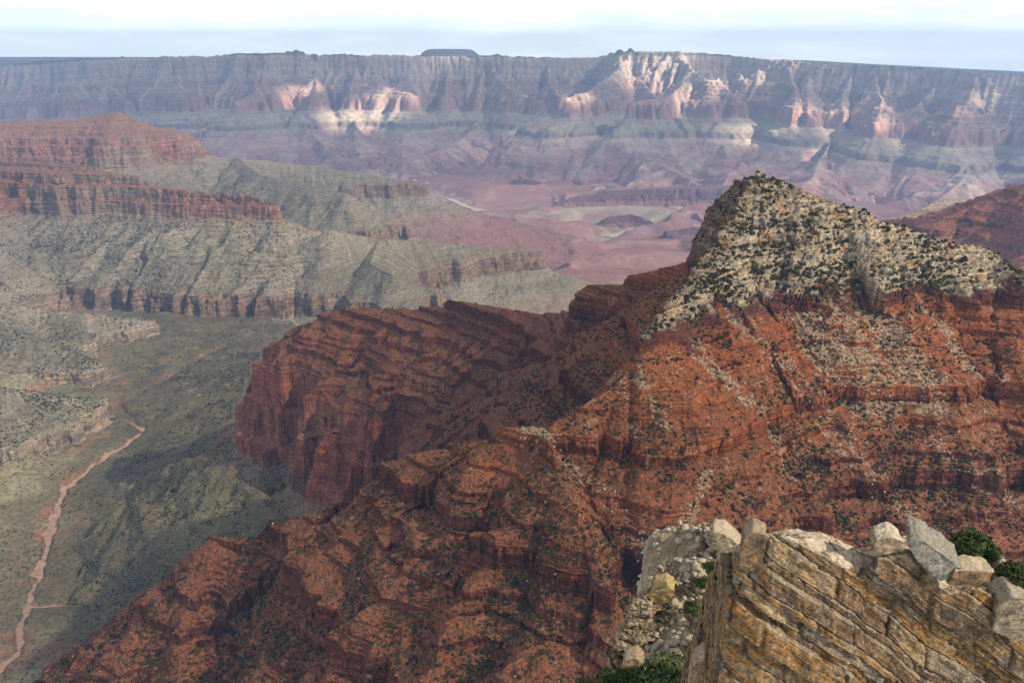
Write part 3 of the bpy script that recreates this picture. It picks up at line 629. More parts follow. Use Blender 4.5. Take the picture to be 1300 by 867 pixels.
# ------------------------------------------------------------------ broken cloud layer overhead (out of the frame): most of the sun is veiled, gaps and denser spots placed to light the far wall and shade chosen ground
HC = 3600.0
def up_to_deck(P): tt = (HC - P[2]) / SUN[2]; return P[0] + SUN[0] * tt, P[1] + SUN[1] * tt
GAPS = [(475, 148, 12300, 26, 1), (505, 136, 12300, 24, 1), (440, 150, 12300, 18, 1), (382, 117, 12900, 17, 1), (430, 147, 12300, 18, .7), (455, 143, 12300, 20, .9), (490, 140, 12300, 22, 1), (512, 125, 12450, 22, 1), (480, 122, 12500, 16, .9), (735, 123, 11500, 16, .9), (660, 136, 12200, 9, .7),
        (800, 84, 12800, 20, .8), (840, 82, 12500, 24, 1), (875, 88, 12500, 20, .8), (895, 112, 11500, 24, .7), (925, 112, 11400, 18, .5), (970, 95, 12200, 20, .45), (1010, 140, 10800, 26, .75), (1050, 160, 10600, 26, .5),
        (1115, 155, 10000, 16, .9), (1060, 172, 10300, 18, .5), (940, 165, 11000, 20, .4), (1245, 130, 9800, 16, .4), (1200, 150, 9600, 20, .3), (700, 160, 11500, 60, .14), (620, 240, 8600, 110, .1)]
DARKS = [(540, 480, 1250, 230), (250, 640, 900, 420), (420, 800, 560, 330), (460, 170, 11500, 45), (660, 180, 11000, 90), (150, 110, 13000, 150), (760, 130, 11000, 30)]  # denser cloud spots added to darken the promontory, lower left and far wall
def seen_depth(px, py):
    i, j = int(px * 1024 / 1300), int(py * 1024 / 1300); q = ZB[max(0, j - 2):j + 3, max(0, i - 2):i + 3]; q = q[q < 1e8]
    return float(np.median(q)) if q.size else None
def on_wall(px, py, Y):
    zc = seen_depth(px, py)
    if zc is None or zc < 7000: return W(px, py, Y)
    y = (433.5 - py) / FPX; return W(px, py, zc * (cos(PITCH) + y * sin(PITCH)))
gx = np.linspace(-24000, 30000, 420); gy = np.linspace(-15000, 24000, 320); GX, GY = np.meshgrid(gx, gy)
op = np.zeros(GX.shape)
for px, py, Y, r, v in GAPS:
    cx_, cy_ = up_to_deck(on_wall(px, py, Y)); rr = r * Y / 1000 * 1.4; v = min(1, v * 1.4)
    op = np.maximum(op, v * np.exp(-(((GX - cx_) / rr) ** 2 + ((GY - cy_) / (rr * .8)) ** 2) ** 1.5 * .8))
dk = np.zeros(GX.shape)
for px, py, Y, r in DARKS:
    cx_, cy_ = up_to_deck(on_wall(px, py, Y)); rr = r * Y / 1000
    dk = np.maximum(dk, np.exp(-(((GX - cx_) / rr) ** 2 + ((GY - cy_) / (rr * .8)) ** 2)))
CLEAR = .36
tr = CLEAR * lerp(1, .36, sstep(5500, 7500, GY)) * (1 + .35 * fbm(GX / 2600, GY / 2600, 4, 77)) * (1 - .5 * dk); tr = tr + (1 - tr) * op
colv = np.stack([tr, tr, tr, np.ones_like(tr)], -1).reshape(-1, 4)
ids = np.arange(GX.size).reshape(GX.shape); Fq = np.stack([ids[:-1, :-1], ids[:-1, 1:], ids[1:, 1:], ids[1:, :-1]], -1).reshape(-1, 4)
cm = bpy.data.materials.new('veil_cloud'); cm.use_nodes = True; t = cm.node_tree; t.nodes.remove(t.nodes['Principled BSDF'])
at = t.nodes.new('ShaderNodeAttribute'); at.attribute_name = 'rock'
tb = t.nodes.new('ShaderNodeBsdfTransparent'); tl = t.nodes.new('ShaderNodeBsdfTranslucent'); tl.inputs[0].default_value = (.12, .125, .135, 1)
mxs = t.nodes.new('ShaderNodeMixShader'); t.links.new(at.outputs['Fac'], mxs.inputs[0]); t.links.new(tl.outputs[0], mxs.inputs[1]); t.links.new(tb.outputs[0], mxs.inputs[2])
t.links.new(mxs.outputs[0], t.nodes['Material Output'].inputs[0])
tag(link('clouds', make_mesh('clouds', np.stack([GX, GY, HC + 0 * GX], -1).reshape(-1, 3), Fq, cm, colv, True)), kind='stuff')
# ------------------------------------------------------------------ plants and rubble on the slopes
def ico(sub):
    t = (1 + 5 ** .5) / 2
    v = [(-1, t, 0), (1, t, 0), (-1, -t, 0), (1, -t, 0), (0, -1, t), (0, 1, t), (0, -1, -t), (0, 1, -t), (t, 0, -1), (t, 0, 1), (-t, 0, -1), (-t, 0, 1)]
    f = [(0, 11, 5), (0, 5, 1), (0, 1, 7), (0, 7, 10), (0, 10, 11), (1, 5, 9), (5, 11, 4), (11, 10, 2), (10, 7, 6), (7, 1, 8), (3, 9, 4), (3, 4, 2), (3, 2, 6), (3, 6, 8), (3, 8, 9), (4, 9, 5), (2, 4, 11), (6, 2, 10), (8, 6, 7), (9, 8, 1)]
    v = [np.array(p) / np.linalg.norm(p) for p in v]
    for _ in range(sub):
        c = {}; nf = []
        def mid(a, b):
            k = (min(a, b), max(a, b))
            if k not in c: p = v[a] + v[b]; v.append(p / np.linalg.norm(p)); c[k] = len(v) - 1
            return c[k]
        for a, b, d in f:
            x, y, z = mid(a, b), mid(b, d), mid(d, a); nf += [(a, x, z), (b, y, x), (d, z, y), (x, y, z)]
        f = nf
    return np.array(v), np.array(f)
I0, I1, I2 = ico(0), ico(1), ico(2)
def plant_mat(name, col, var=.35, fine=1.5):
    m = bpy.data.materials.new(name); m.use_nodes = True; t = m.node_tree; b = t.nodes['Principled BSDF']; b.inputs['Roughness'].default_value = .85; b.inputs['Specular IOR Level'].default_value = .15
    g = t.nodes.new('ShaderNodeNewGeometry'); nz = t.nodes.new('ShaderNodeTexNoise'); nz.inputs['Scale'].default_value = 1 / fine; nz.inputs['Detail'].default_value = 3; t.links.new(g.outputs['Position'], nz.inputs['Vector'])
    hs = t.nodes.new('ShaderNodeHueSaturation'); hs.inputs['Color'].default_value = (*col, 1)
    r = t.nodes.new('ShaderNodeMapRange'); r.inputs['From Min'].default_value = .3; r.inputs['From Max'].default_value = .7; r.inputs['To Min'].default_value = 1 - var; r.inputs['To Max'].default_value = 1 + var * 1.5; t.links.new(nz.outputs[0], r.inputs[0]); t.links.new(r.outputs[0], hs.inputs['Value'])
    r2 = t.nodes.new('ShaderNodeMapRange'); r2.inputs['To Min'].default_value = .47; r2.inputs['To Max'].default_value = .53; t.links.new(nz.outputs[1], r2.inputs[0]); t.links.new(r2.outputs[0], hs.inputs['Hue'])
    t.links.new(hs.outputs[0], b.inputs['Base Color']); return m
M_scrub = plant_mat('dark_juniper_foliage', (.030, .030, .012), .4, 9)
M_sage = plant_mat('grey_green_scrub', (.034, .033, .017), .35, 20)
M_bark = plant_mat('grey_bark', (.12, .09, .065), .3, .3)
def blobs(name, pos, rad, base, mat, squash=.8, jit=.28):
    v, f = base; n = len(pos); r = np.random.default_rng(len(pos))
    V = v[None] * (1 + jit * r.normal(size=(n, len(v), 1))) * rad[:, None, None] * np.array([1, 1, squash])[None, None]
    V = V * (1 + .22 * r.normal(size=(n, 1, 3)).clip(-1.5, 1.5)) + pos[:, None] + np.array([0, 0, 1.])[None, None] * (rad * .45)[:, None, None]
    Fc = f[None] + (np.arange(n) * len(v))[:, None, None]
    return tag(link(name, make_mesh(name, V.reshape(-1, 3), Fc.reshape(-1, 3), mat)), kind='stuff')
def scatter(tname, n, dens, seed):
    """random points on a terrain, spread by ground area times density, seen from the rim"""
    R = TERR[tname]; P = R['P']; r = np.random.default_rng(seed)
    Q = P[:-1, :-1]; ar = np.linalg.norm(np.cross(P[1:, :-1] - Q, P[:-1, 1:] - Q), axis=-1); ar *= np.maximum(R['n'][:-1, :-1, 2], .2)
    wgt = ar * np.clip(dens(P, R['n'], R), 0, None)[:-1, :-1]
    if 'keep' in R: wgt *= R['keep'][:-1, :-1]
    px, py, zc = project(Q); wgt *= (px > -30) & (px < 1330) & (py > -30) & (py < 900)
    c = np.cumsum(wgt.ravel().astype(float)); k = np.searchsorted(c, r.random(n) * c[-1]); i, j = np.unravel_index(np.minimum(k, wgt.size - 1), wgt.shape)
    u, v = r.random((2, n))[:, :, None]
    p = P[i, j] * (1 - u) * (1 - v) + P[i + 1, j] * u * (1 - v) + P[i, j + 1] * (1 - u) * v + P[i + 1, j + 1] * u * v
    px, py, zc = project(p); jx = np.clip((px * 1024 / 1300).astype(int), 3, 1020); jy = np.clip((py * 1024 / 1300).astype(int), 3, 678)
    near = np.min([ZB[np.clip(jy + dy, 0, 681), np.clip(jx + dx, 0, 1023)] for dx in (-2, 0, 2) for dy in (-3, -1, 1)], axis=0)
    ok = zc < near * 1.03 + 14
    return p[ok], zc[ok]
def fn2(P, s, seed): return fbm(P[..., 0] / s, P[..., 1] / s, 3, seed)
def near_d(P, n, R):
    z = P[..., 2]; cream = sstep(-240, -228, z)
    d = np.clip(.35 + 1.5 * fn2(P, 45, 900) + 1.6 * (R['g'] - .35), .05, 2) * sstep(.30, .55, n[..., 2])
    d = d * lerp(np.where(z > -330, .55, .9), 1.15, cream); return d * (1 + .9 * sstep(-760, -790, z))
pts, zc = scatter('red_ridge', 80000, near_d, 5)
r = np.random.default_rng(9); cream = sstep(-236, -228, pts[:, 2])
rad = (.6 + 1.3 * r.random(len(pts)) ** 3 + cream * (.05 + 1.25 * r.random(len(pts)) ** 3)) * np.where(pts[:, 2] > -600, 1, 1.2)
pp, pz = scatter('red_promontory', 26000, lambda P, n, R: near_d(P, n, R), 6); pr = .9 + 1.3 * r.random(len(pp)) ** 2
size = rad / zc; order = np.argsort(-size); big = order[:280]; rest = order[280:]
blobs('juniper_scrub', np.concatenate([pts[rest], pp]), np.concatenate([rad[rest], pr]), I0, M_scrub, jit=.2)
# each of the largest shrubs: a few limbs and a crown of leaf clumps
def leafy(seed, n, leaf, squash=.85, lobes=7):
    r = np.random.default_rng(seed); c = r.normal(size=(lobes, 3)); c /= np.linalg.norm(c, axis=1)[:, None]; c *= r.uniform(.25, .62, (lobes, 1)); c[:, 2] = np.abs(c[:, 2]) * .9 + .15
    k = r.integers(0, lobes, n); d = r.normal(size=(n, 3)); d /= np.linalg.norm(d, axis=1)[:, None]
    p = c[k] + d * (r.uniform(.55, 1, (n, 1)) ** .5) * r.uniform(.32, .48, (lobes, 1))[k]; p[:, 2] = p[:, 2] * squash + .25
    a = r.normal(size=(n, 3)); a /= np.linalg.norm(a, axis=1)[:, None]; b = np.cross(a, d); b /= np.linalg.norm(b, axis=1)[:, None] + 1e-9
    s = leaf * r.uniform(.6, 1.4, (n, 1)); V = np.stack([p + a * s, p - a * s * .5 + b * s * .9, p - a * s * .5 - b * s * .9], 1)
    return V.reshape(-1, 3), np.arange(n * 3).reshape(n, 3)
def limbs(seed, n=5, r0=.06, h=.75, spread=.45):
    r = np.random.default_rng(seed); V = []; Fc = []
    for k in range(n):
        a = k * 2 * math.pi / n + r.uniform(-.4, .4); e = np.array((cos(a) * spread * r.uniform(.3, 1), sin(a) * spread * r.uniform(.3, 1), h * r.uniform(.7, 1.05))) if k else np.array((.05, .03, h))
        m = e * .5 + r.normal(size=3) * .06; b0 = len(V)
        for q, (c, rr) in enumerate(((np.array((0, 0, -.15)), r0), (m, r0 * .6), (e, r0 * .2))):
            for g_ in range(5): V.append(c + rr * np.array((cos(g_ * 1.2566), sin(g_ * 1.2566), 0)))
        for q in range(2):
            for g_ in range(5): Fc.append((b0 + q * 5 + g_, b0 + q * 5 + (g_ + 1) % 5, b0 + q * 5 + 5 + (g_ + 1) % 5, b0 + q * 5 + 5 + g_))
    return np.array(V), np.array(Fc)
shr = []
for k in range(6):
    V, Fc = leafy(40 + k, 260, .17); core = I1[0] * np.array((.62, .62, .55)) * (1 + .2 * np.random.default_rng(k).normal(size=(len(I1[0]), 1))) + np.array((0, 0, .45))
    shr.append(make_mesh('juniper_shrub', np.concatenate([V, core]), np.concatenate([Fc, I1[1] + len(V)]), M_scrub))
kinds = {'c': ('dark green juniper shrub on the bouldery cream slope of the near peak', 'juniper shrubs on the cream peak'),
         'r': ('dark green juniper shrub on the red ledges of the near ridge', 'juniper shrubs on the red ridge slopes')}
for m_, i in enumerate(big):
    o = link('juniper_shrub', shr[m_ % 6]); o.location = pts[i]; s_ = float(rad[i]) * 1.15; o.scale = (s_, s_, s_ * r.uniform(.8, 1.25)); o.rotation_euler = (0, 0, r.uniform(0, 6.28))
    lb, gp = kinds['c' if pts[i, 2] > -232 else 'r']; tag(o, lb, 'shrub', gp)
# scrub dots in the valleys
vp = []; vr = []
for nm, n, dens in (('canyon_floor', 42000, lambda P, n, R: sstep(3000, 2300, P[..., 1]) * np.clip(.35 + 1.1 * fn2(P, 130, 910), .03, 2) * sstep(10, 22, R['d']) * (.5 + 3 * sstep(-350, 150, P[..., 0] + .42 * P[..., 1]))),
                    ('redwall_butte', 15000, lambda P, n, R: np.clip(.15 + .8 * fn2(P, 150, 911) + 1.2 * (R['g'] - .4), 0.01, 2) * sstep(-700, -760, P[..., 2]) * sstep(.5, .8, n[..., 2])),
                    ('green_mesa', 3500, lambda P, n, R: np.clip(.15 + 1.0 * fn2(P, 120, 912) + (R['g'] - .4), 0.02, 2) * sstep(.5, .85, n[..., 2])),
                    ('cliff_bench', 4000, lambda P, n, R: np.clip(.3 + 1.0 * fn2(P, 100, 913) + (R['g'] - .4), 0.02, 2) * sstep(.5, .85, n[..., 2]))):
    p_, z_ = scatter(nm, n, dens, 21); vp.append(p_); vr.append((1.1 + 2.0 * r.random(len(p_)) ** 2) * (z_ / 2200) ** .5)
blobs('valley_scrub', np.concatenate(vp), np.concatenate(vr), I0, M_sage, .75)
# fallen blocks: cream boulders on the peak and slabs strewn below it
def rub_d(P, n, R):
    z = P[..., 2]; a, s = R['a'], R['s']
    k = .8 * fans(P[..., 0], P[..., 1])
    return sstep(-236, -226, z) * np.clip(.6 + fn2(P, 30, 920), .05, 2) * .55 + sstep(-238, -250, z) * sstep(-480, -255, z) * sstep(.25, .6, k) * 1.0 + .008
rp, rz_ = scatter('red_ridge', 14000, rub_d, 31)
rr = .22 + 1.1 * r.random(len(rp)) ** 5.0
M_rub = flat_mat('pale_fallen_stone', (.36, .28, .195), .95, 6, .35)
blobs('fallen_rubble', rp, rr, I0, M_rub, .7, .2)
rp, rz_ = scatter('red_ridge', 40000, lambda P, n, R: sstep(-236, -250, P[..., 2]) * np.clip(.5 + 1.2 * fn2(P, 28, 921), .04, 2), 33)
blobs('red_rubble', rp, .3 + 1.0 * r.random(len(rp)) ** 3, I0, flat_mat('red_fallen_stone', (.19, .080, .045), .95, 5, .45), .6, .22)
# ------------------------------------------------------------------ the rim: ledges, loose slabs, bushes close to the camera
M_ledge = rock_mat('weathered_rim_sandstone', .16, .06, var=.42)
def spline(pts, n):
    pts = np.asarray(pts, float); t = np.concatenate([[0], np.cumsum(np.linalg.norm(np.diff(pts, axis=0), axis=1))]); u = np.linspace(0, t[-1], n)
    return np.stack([np.interp(u, t, pts[:, k]) for k in range(3)], 1), u
def ledge(name, edge, back, out, na, nt, nf, height, dip, bed_t, prot, seed, pal, cap, lean=.13, capn=(0, .3), joint=1.4, rough=.10):
    """a rock face below a broken edge, with its sloping top running back; beds dip to the right"""
    r = np.random.default_rng(seed); E, ua = spline(edge, na); B, _ = spline(back, na)
    o = np.asarray(out, float); tan_ = np.gradient(E, axis=0); nrm = np.stack([tan_[:, 1], -tan_[:, 0]], 1); nrm /= np.linalg.norm(nrm, axis=1)[:, None] + 1e-9
    k_ = 61
    for c in range(2): nrm[:, c] = np.convolve(np.pad(nrm[:, c], k_ // 2, 'edge'), np.ones(k_) / k_, 'valid')
    nrm /= np.linalg.norm(nrm, axis=1)[:, None]; nrm = nrm * .7 + o[None, :2] * .3
    tv = np.linspace(0, 1, nt); rows = [B[None] * (1 - tv[:, None, None]) + E[None] * tv[:, None, None]]
    drop = np.linspace(0, 1, 14)[:0:-1] ** 1.3                                           # the top rolls over at its back and falls away
    rows.insert(0, B[None] + np.stack([o[0] * -2.5 * drop, o[1] * -2.5 * drop, -height * .8 * drop], 1)[:, None])
    fv = np.linspace(0, 1, nf)[1:]
    rows.append(np.stack([E[None, :, 0] + nrm[None, :, 0] * fv[:, None] * height * lean, E[None, :, 1] + nrm[None, :, 1] * fv[:, None] * height * lean, E[None, :, 2] - fv[:, None] * height + 0 * E[None, :, 0]], -1))
    P = np.concatenate(rows, 0); ntop = P.shape[0] - (nf - 1)
    face = np.zeros(P.shape[:2]); face[ntop:] = 1; face[ntop - 4:ntop] = np.linspace(.2, .9, 4)[:, None]
    al = ua[None] + 0 * face; wz = P[..., 2] - P[0, :, 2].mean() + al * dip + .16 * p2(al / 5, P[..., 2] / 5, seed)
    bounds = np.cumsum(r.uniform(*bed_t, 400)); bounds -= bounds[200]
    bi = np.searchsorted(bounds, wz); lo = bounds[bi - 1]; hi = bounds[bi]; fr = (wz - lo) / (hi - lo)
    val, jd = cell(al / joint / 4.2 + bi * 3.7, bi * 1.0 + 0 * al, seed)
    bo = r.uniform(-1, 1, 500)[bi]
    bulge = 1 - (2 * np.abs(fr - .5)) ** 14
    edge_ = np.minimum(fr, 1 - fr) * (hi - lo)
    off = prot * (bo * 1.25 + (val - .5) * .6 + .3 * bulge) - .12 * sstep(.05, .0, jd) - .16 * sstep(.07, 0, edge_)
    off += .7 * prot * fbm(al / 3.2, wz / 1.2, 3, seed + 1)
    q = P + 0; n3 = np.stack([nrm[None, :, 0] + 0 * face, nrm[None, :, 1] + 0 * face, 0 * face], -1)
    q += n3 * (off * face)[..., None]
    top = 1 - face
    q[..., 2] += top * (.16 * fbm(q[..., 0] / 1.3, q[..., 1] / 1.3, 4, seed + 2) + .22 * (cell(q[..., 0] / 1.5, q[..., 1] / 1.5, seed + 3)[0] - .5)) 
    du = np.gradient(q, axis=1); dv = np.gradient(q, axis=0); n = np.cross(dv, du); n /= np.linalg.norm(n, axis=-1, keepdims=True) + 1e-9
    s_ = np.sign((n * np.stack([n3[..., 0], n3[..., 1], .6 + 0 * face], -1)).sum(-1)); n *= np.where(s_ == 0, 1, s_)[..., None]
    x, y, z = q[..., 0], q[..., 1], q[..., 2]
    q = q + n * (rough * p3(x / .5, y / .5, z / .35, seed + 4) + rough * .55 * p3(x / .19, y / .19, z / .14, seed + 5) + .04 * p2(wz / .06, al / 2, seed + 8) * face)[..., None]
    pal = np.asarray(pal, F32) * np.array((1.08, .98, .86), F32); c = pal[(r.integers(0, len(pal), 500)[bi] + (val * 2.4).astype(int)) % len(pal)]
    c = c * (1 + .38 * p2(wz / .13, al / 3.5, seed + 6) + .3 * p2(wz / .04, al / 1.6, seed + 9) + .3 * fbm(al / .5, P[..., 2] / .5, 3, seed + 13) + .45 * fbm(al / .13, P[..., 2] / .10, 3, seed + 14))[..., None]
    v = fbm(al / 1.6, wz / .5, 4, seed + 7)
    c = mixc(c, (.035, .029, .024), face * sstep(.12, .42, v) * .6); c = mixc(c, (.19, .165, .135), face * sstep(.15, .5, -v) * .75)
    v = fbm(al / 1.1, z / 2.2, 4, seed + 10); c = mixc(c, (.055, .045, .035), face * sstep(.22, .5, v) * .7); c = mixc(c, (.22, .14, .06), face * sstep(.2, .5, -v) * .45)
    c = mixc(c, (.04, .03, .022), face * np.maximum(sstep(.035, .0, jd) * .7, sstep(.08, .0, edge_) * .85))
    c = mixc(c, cap, (top + .4 * face) * sstep(.45, .8, n[..., 2]) * sstep(-.55, -.1, fbm(x / .7, y / .7, 3, seed + 11)) * .95)
    c = mixc(c, (.2, .18, .15), sstep(.5, .8, n[..., 2]) * sstep(.2, .45, fbm(x / .8, y / .8, 4, seed + 12)) * .7)
    lk = p3(x / .22, y / .22, z / .22, seed + 15); c = mixc(c, (.34, .32, .27), sstep(.48, .62, lk) * .35); c = mixc(c, (.04, .036, .03), sstep(.42, .55, -lk) * .6)
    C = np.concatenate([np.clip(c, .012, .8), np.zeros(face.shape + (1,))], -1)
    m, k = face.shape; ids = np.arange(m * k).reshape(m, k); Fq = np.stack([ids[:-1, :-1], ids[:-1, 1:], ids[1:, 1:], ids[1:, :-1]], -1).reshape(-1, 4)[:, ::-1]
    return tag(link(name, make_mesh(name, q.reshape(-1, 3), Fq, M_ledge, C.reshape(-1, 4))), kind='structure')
GOLD = [(.21, .13, .06), (.16, .098, .05), (.24, .165, .09), (.19, .115, .052), (.125, .085, .055), (.17, .145, .115), (.25, .19, .12), (.20, .12, .052)]
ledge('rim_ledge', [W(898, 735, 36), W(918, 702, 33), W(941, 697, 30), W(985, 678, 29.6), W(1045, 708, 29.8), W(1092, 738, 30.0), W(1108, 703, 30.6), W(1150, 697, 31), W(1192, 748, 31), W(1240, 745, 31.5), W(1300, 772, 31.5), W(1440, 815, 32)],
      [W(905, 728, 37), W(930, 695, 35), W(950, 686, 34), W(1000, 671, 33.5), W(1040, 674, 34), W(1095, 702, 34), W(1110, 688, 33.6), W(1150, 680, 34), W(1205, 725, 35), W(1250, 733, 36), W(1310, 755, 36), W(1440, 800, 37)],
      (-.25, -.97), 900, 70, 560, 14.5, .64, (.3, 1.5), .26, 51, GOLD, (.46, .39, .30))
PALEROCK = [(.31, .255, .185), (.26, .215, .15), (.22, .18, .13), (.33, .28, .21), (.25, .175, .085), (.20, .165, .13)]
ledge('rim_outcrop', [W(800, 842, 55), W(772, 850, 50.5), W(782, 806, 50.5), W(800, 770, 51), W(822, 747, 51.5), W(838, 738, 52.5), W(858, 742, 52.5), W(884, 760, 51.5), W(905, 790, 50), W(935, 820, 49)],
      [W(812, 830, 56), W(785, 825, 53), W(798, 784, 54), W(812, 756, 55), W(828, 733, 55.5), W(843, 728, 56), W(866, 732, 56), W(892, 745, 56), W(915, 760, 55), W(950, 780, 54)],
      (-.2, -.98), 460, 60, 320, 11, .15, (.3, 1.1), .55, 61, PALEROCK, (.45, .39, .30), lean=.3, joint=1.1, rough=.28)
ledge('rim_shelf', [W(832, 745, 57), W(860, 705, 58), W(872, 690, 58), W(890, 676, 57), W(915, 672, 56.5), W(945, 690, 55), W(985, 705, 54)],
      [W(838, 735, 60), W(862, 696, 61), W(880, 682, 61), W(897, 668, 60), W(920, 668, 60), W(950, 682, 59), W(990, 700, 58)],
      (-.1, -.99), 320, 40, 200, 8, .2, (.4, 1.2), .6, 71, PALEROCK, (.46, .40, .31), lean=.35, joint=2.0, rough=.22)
# the shelf of ground under the bushes
def bench_fun(X, Y):
    z = np.minimum(-41.6, -44.7 + .6 * (X - 10)) + .10 * (np.minimum(Y, 49.5) - 46) + .5 * np.clip(Y - 52, 0, 8) + .5 * fbm(X / 4, Y / 4, 4, 805) + .25 * fbm(X / .9, Y / .9, 3, 806)
    z = z - 12 * np.maximum(0, 9.4 + .25 * np.maximum(0, Y - 47) + .5 * p1(Y / 4, 807) - X) - 3.5 * np.maximum(0, Y - 58 + .9 * np.maximum(0, X - 17)) - 1.5 * np.maximum(0, 38 - Y)
    return dict(z=z.astype(F32), a=X, s=Y, g=X * 0 + .4, d=X)
def bench_shade(P, n, R):
    x, y = P[..., 0], P[..., 1]; v = fbm(x / 2.5, y / 2.5, 4, 808); c = np.broadcast_to(np.array((.24, .19, .125), F32), P.shape).copy()
    c = mixc(c, (.40, .34, .255), sstep(.05, .4, v)); c = mixc(c, (.15, .11, .07), sstep(.1, .45, -v) * .8); c = c * (1 + .5 * fbm(x / .35, y / .35, 3, 812))[..., None]
    return np.concatenate([c, np.zeros(P.shape[:2] + (1,), F32)], -1)
terrain('rim_ground', -.06, 1.05, 420, 34, 80, 260, bench_fun, M_ledge, bench_shade, lambda P, n, R: .55 * p3(P[..., 0] / 1.9, P[..., 1] / 1.9, P[..., 2] / 1.2, 811) + .32 * p3(P[..., 0] / .7, P[..., 1] / .7, P[..., 2] / .5, 809) + .12 * p3(P[..., 0] / .25, P[..., 1] / .25, P[..., 2] / .2, 810))

import bmesh
def block(poly, Y, depth, seed, col, topcol, dz=(0, 0), bev=.08, rough=.065, sub=5):
    """a broken slab: outline seen from the rim, given its own thickness, rounded and roughened"""
    r = np.random.default_rng(seed); bm = bmesh.new(); f_ = [W(px, py, Y + r.uniform(-.1, .1)) for px, py in poly]
    c0 = np.mean(f_, axis=0); b_ = [p + np.array((depth * .25, depth, depth * dz[0])) + (c0 - p) * .12 for p in f_]
    vf = [bm.verts.new(p - c0) for p in f_]; vb = [bm.verts.new(p - c0) for p in b_]; n = len(vf)
    bm.faces.new(vf); bm.faces.new(vb[::-1])
    for i in range(n): bm.faces.new((vf[i], vb[i], vb[(i + 1) % n], vf[(i + 1) % n]))
    bmesh.ops.recalc_face_normals(bm, faces=bm.faces)
    bmesh.ops.bevel(bm, geom=bm.edges[:], offset=bev, segments=2, profile=.6, affect='EDGES')
    bmesh.ops.triangulate(bm, faces=bm.faces)
    for _ in range(sub): 
        lim = .10
        es = [e for e in bm.edges if e.calc_length() > lim]
        if not es: break
        bmesh.ops.subdivide_edges(bm, edges=es, cuts=1); bmesh.ops.triangulate(bm, faces=[f for f in bm.faces if len(f.verts) > 3])
    bm.normal_update(); V = np.array([v.co for v in bm.verts]); Nn = np.array([v.normal for v in bm.verts]); Fc = np.array([[v.index for v in f.verts] for f in bm.faces]); bm.free()
    Q = V + c0; V = V + Nn * (rough * 1.6 * p3(Q[:, 0] / .6, Q[:, 1] / .6, Q[:, 2] / .5, seed) + rough * .7 * p3(Q[:, 0] / .17, Q[:, 1] / .17, Q[:, 2] / .13, seed + 1))[:, None]
    ck = sstep(.10, .0, np.abs(p3(Q[:, 0] / .7 + Q[:, 2], Q[:, 1] / .7, Q[:, 2] / .35, seed + 7))); V = V - Nn * (ck * .025)[:, None]
    c = np.broadcast_to(np.array(col, F32), V.shape).copy() * (1 - .5 * ck)[:, None]; c = c * (1 + .45 * p3(Q[:, 0] / .5, Q[:, 1] / .5, Q[:, 2] / .15, seed + 2))[:, None]
    c = mixc(c, (.05, .04, .032), sstep(.15, .5, p3(Q[:, 0] / .8, Q[:, 1] / .8, Q[:, 2] / .6, seed + 3)) * .6)
    c = mixc(c, topcol, sstep(.45, .8, Nn[:, 2]) * .85)
    return V, Fc, np.concatenate([np.clip(c, .012, .8), np.zeros((len(V), 1))], 1), c0
def stone(name, label, cat, group, *a, **k):
    V, Fc, C, c0 = block(*a, **k); o = link(name, make_mesh(name, V, Fc, M_ledge, C)); o.location = c0 - np.array((0, 0, .18 * np.ptp(V[:, 2]))); return tag(o, label, cat, group)
TOP = (.31, .25, .175); G = 'loose rocks on the rim ledge'; GREY = (.18, .155, .12); BRN = (.18, .11, .06); TAN = (.25, .19, .12)
stone('rock_slab', 'long grey slab leaning on top of the golden rim ledge, left of the pine', 'rock', G, [(1153, 679), (1158, 671), (1172, 674), (1200, 694), (1227, 714), (1224, 723), (1196, 728), (1172, 708)], 30.2, 1.5, 1, (.19, .175, .145), (.22, .20, .165), dz=(.25,), bev=.08)
stone('rock_block', 'brown block with a pale top balanced on the left corner of the ledge', 'rock', G, [(938, 715), (944, 676), (958, 664), (977, 671), (970, 706), (956, 717)], 29.4, 1.3, 2, (.16, .105, .06), TOP)
stone('rock_slab', 'flat ochre slab lying at the foot of the leaning grey slab', 'rock', G, [(1203, 737), (1214, 720), (1240, 718), (1264, 721), (1258, 737), (1230, 741)], 30.1, 1.2, 3, BRN, (.44, .36, .26))
stone('rock_slab', 'thin cap stone on the knob in the middle of the rim ledge', 'rock', G, [(1106, 694), (1113, 681), (1132, 677), (1150, 684), (1146, 696), (1122, 699)], 30.3, 1.3, 5, TAN, (.50, .43, .33), bev=.07)
stone('boulder', 'grey boulder half hidden behind the bush at the right edge', 'boulder', G, [(1259, 742), (1263, 714), (1275, 706), (1290, 716), (1292, 748), (1275, 755)], 33.5, 1.3, 7, GREY, (.29, .265, .22), bev=.14)
stone('boulder', 'rounded grey boulder at the right edge of the ledge below the bush', 'boulder', G, [(1262, 790), (1268, 757), (1290, 745), (1318, 752), (1322, 795), (1290, 806)], 30.6, 1.8, 8, (.21, .165, .115), (.31, .27, .21), bev=.16)
stone('boulder', 'brown boulder at the bottom left foot of the golden ledge', 'boulder', G, [(872, 868), (880, 834), (896, 826), (912, 842), (912, 878), (890, 884)], 31.5, 1.6, 9, (.27, .18, .11), (.38, .29, .2), bev=.14)
stone('rock_slab', 'bright cream slab on the crest of the rocks left of the ledge', 'rock', G, [(899, 688), (905, 668), (920, 670), (944, 690), (938, 702), (918, 698)], 54, 2.2, 10, (.28, .23, .165), (.38, .32, .24), bev=.14)
stone('boulder', 'cream topped brown boulder tucked against the left corner of the ledge', 'boulder', G, [(908, 736), (910, 708), (926, 698), (944, 706), (944, 728), (930, 740)], 38, 1.6, 11, (.27, .16, .09), TOP, bev=.14)
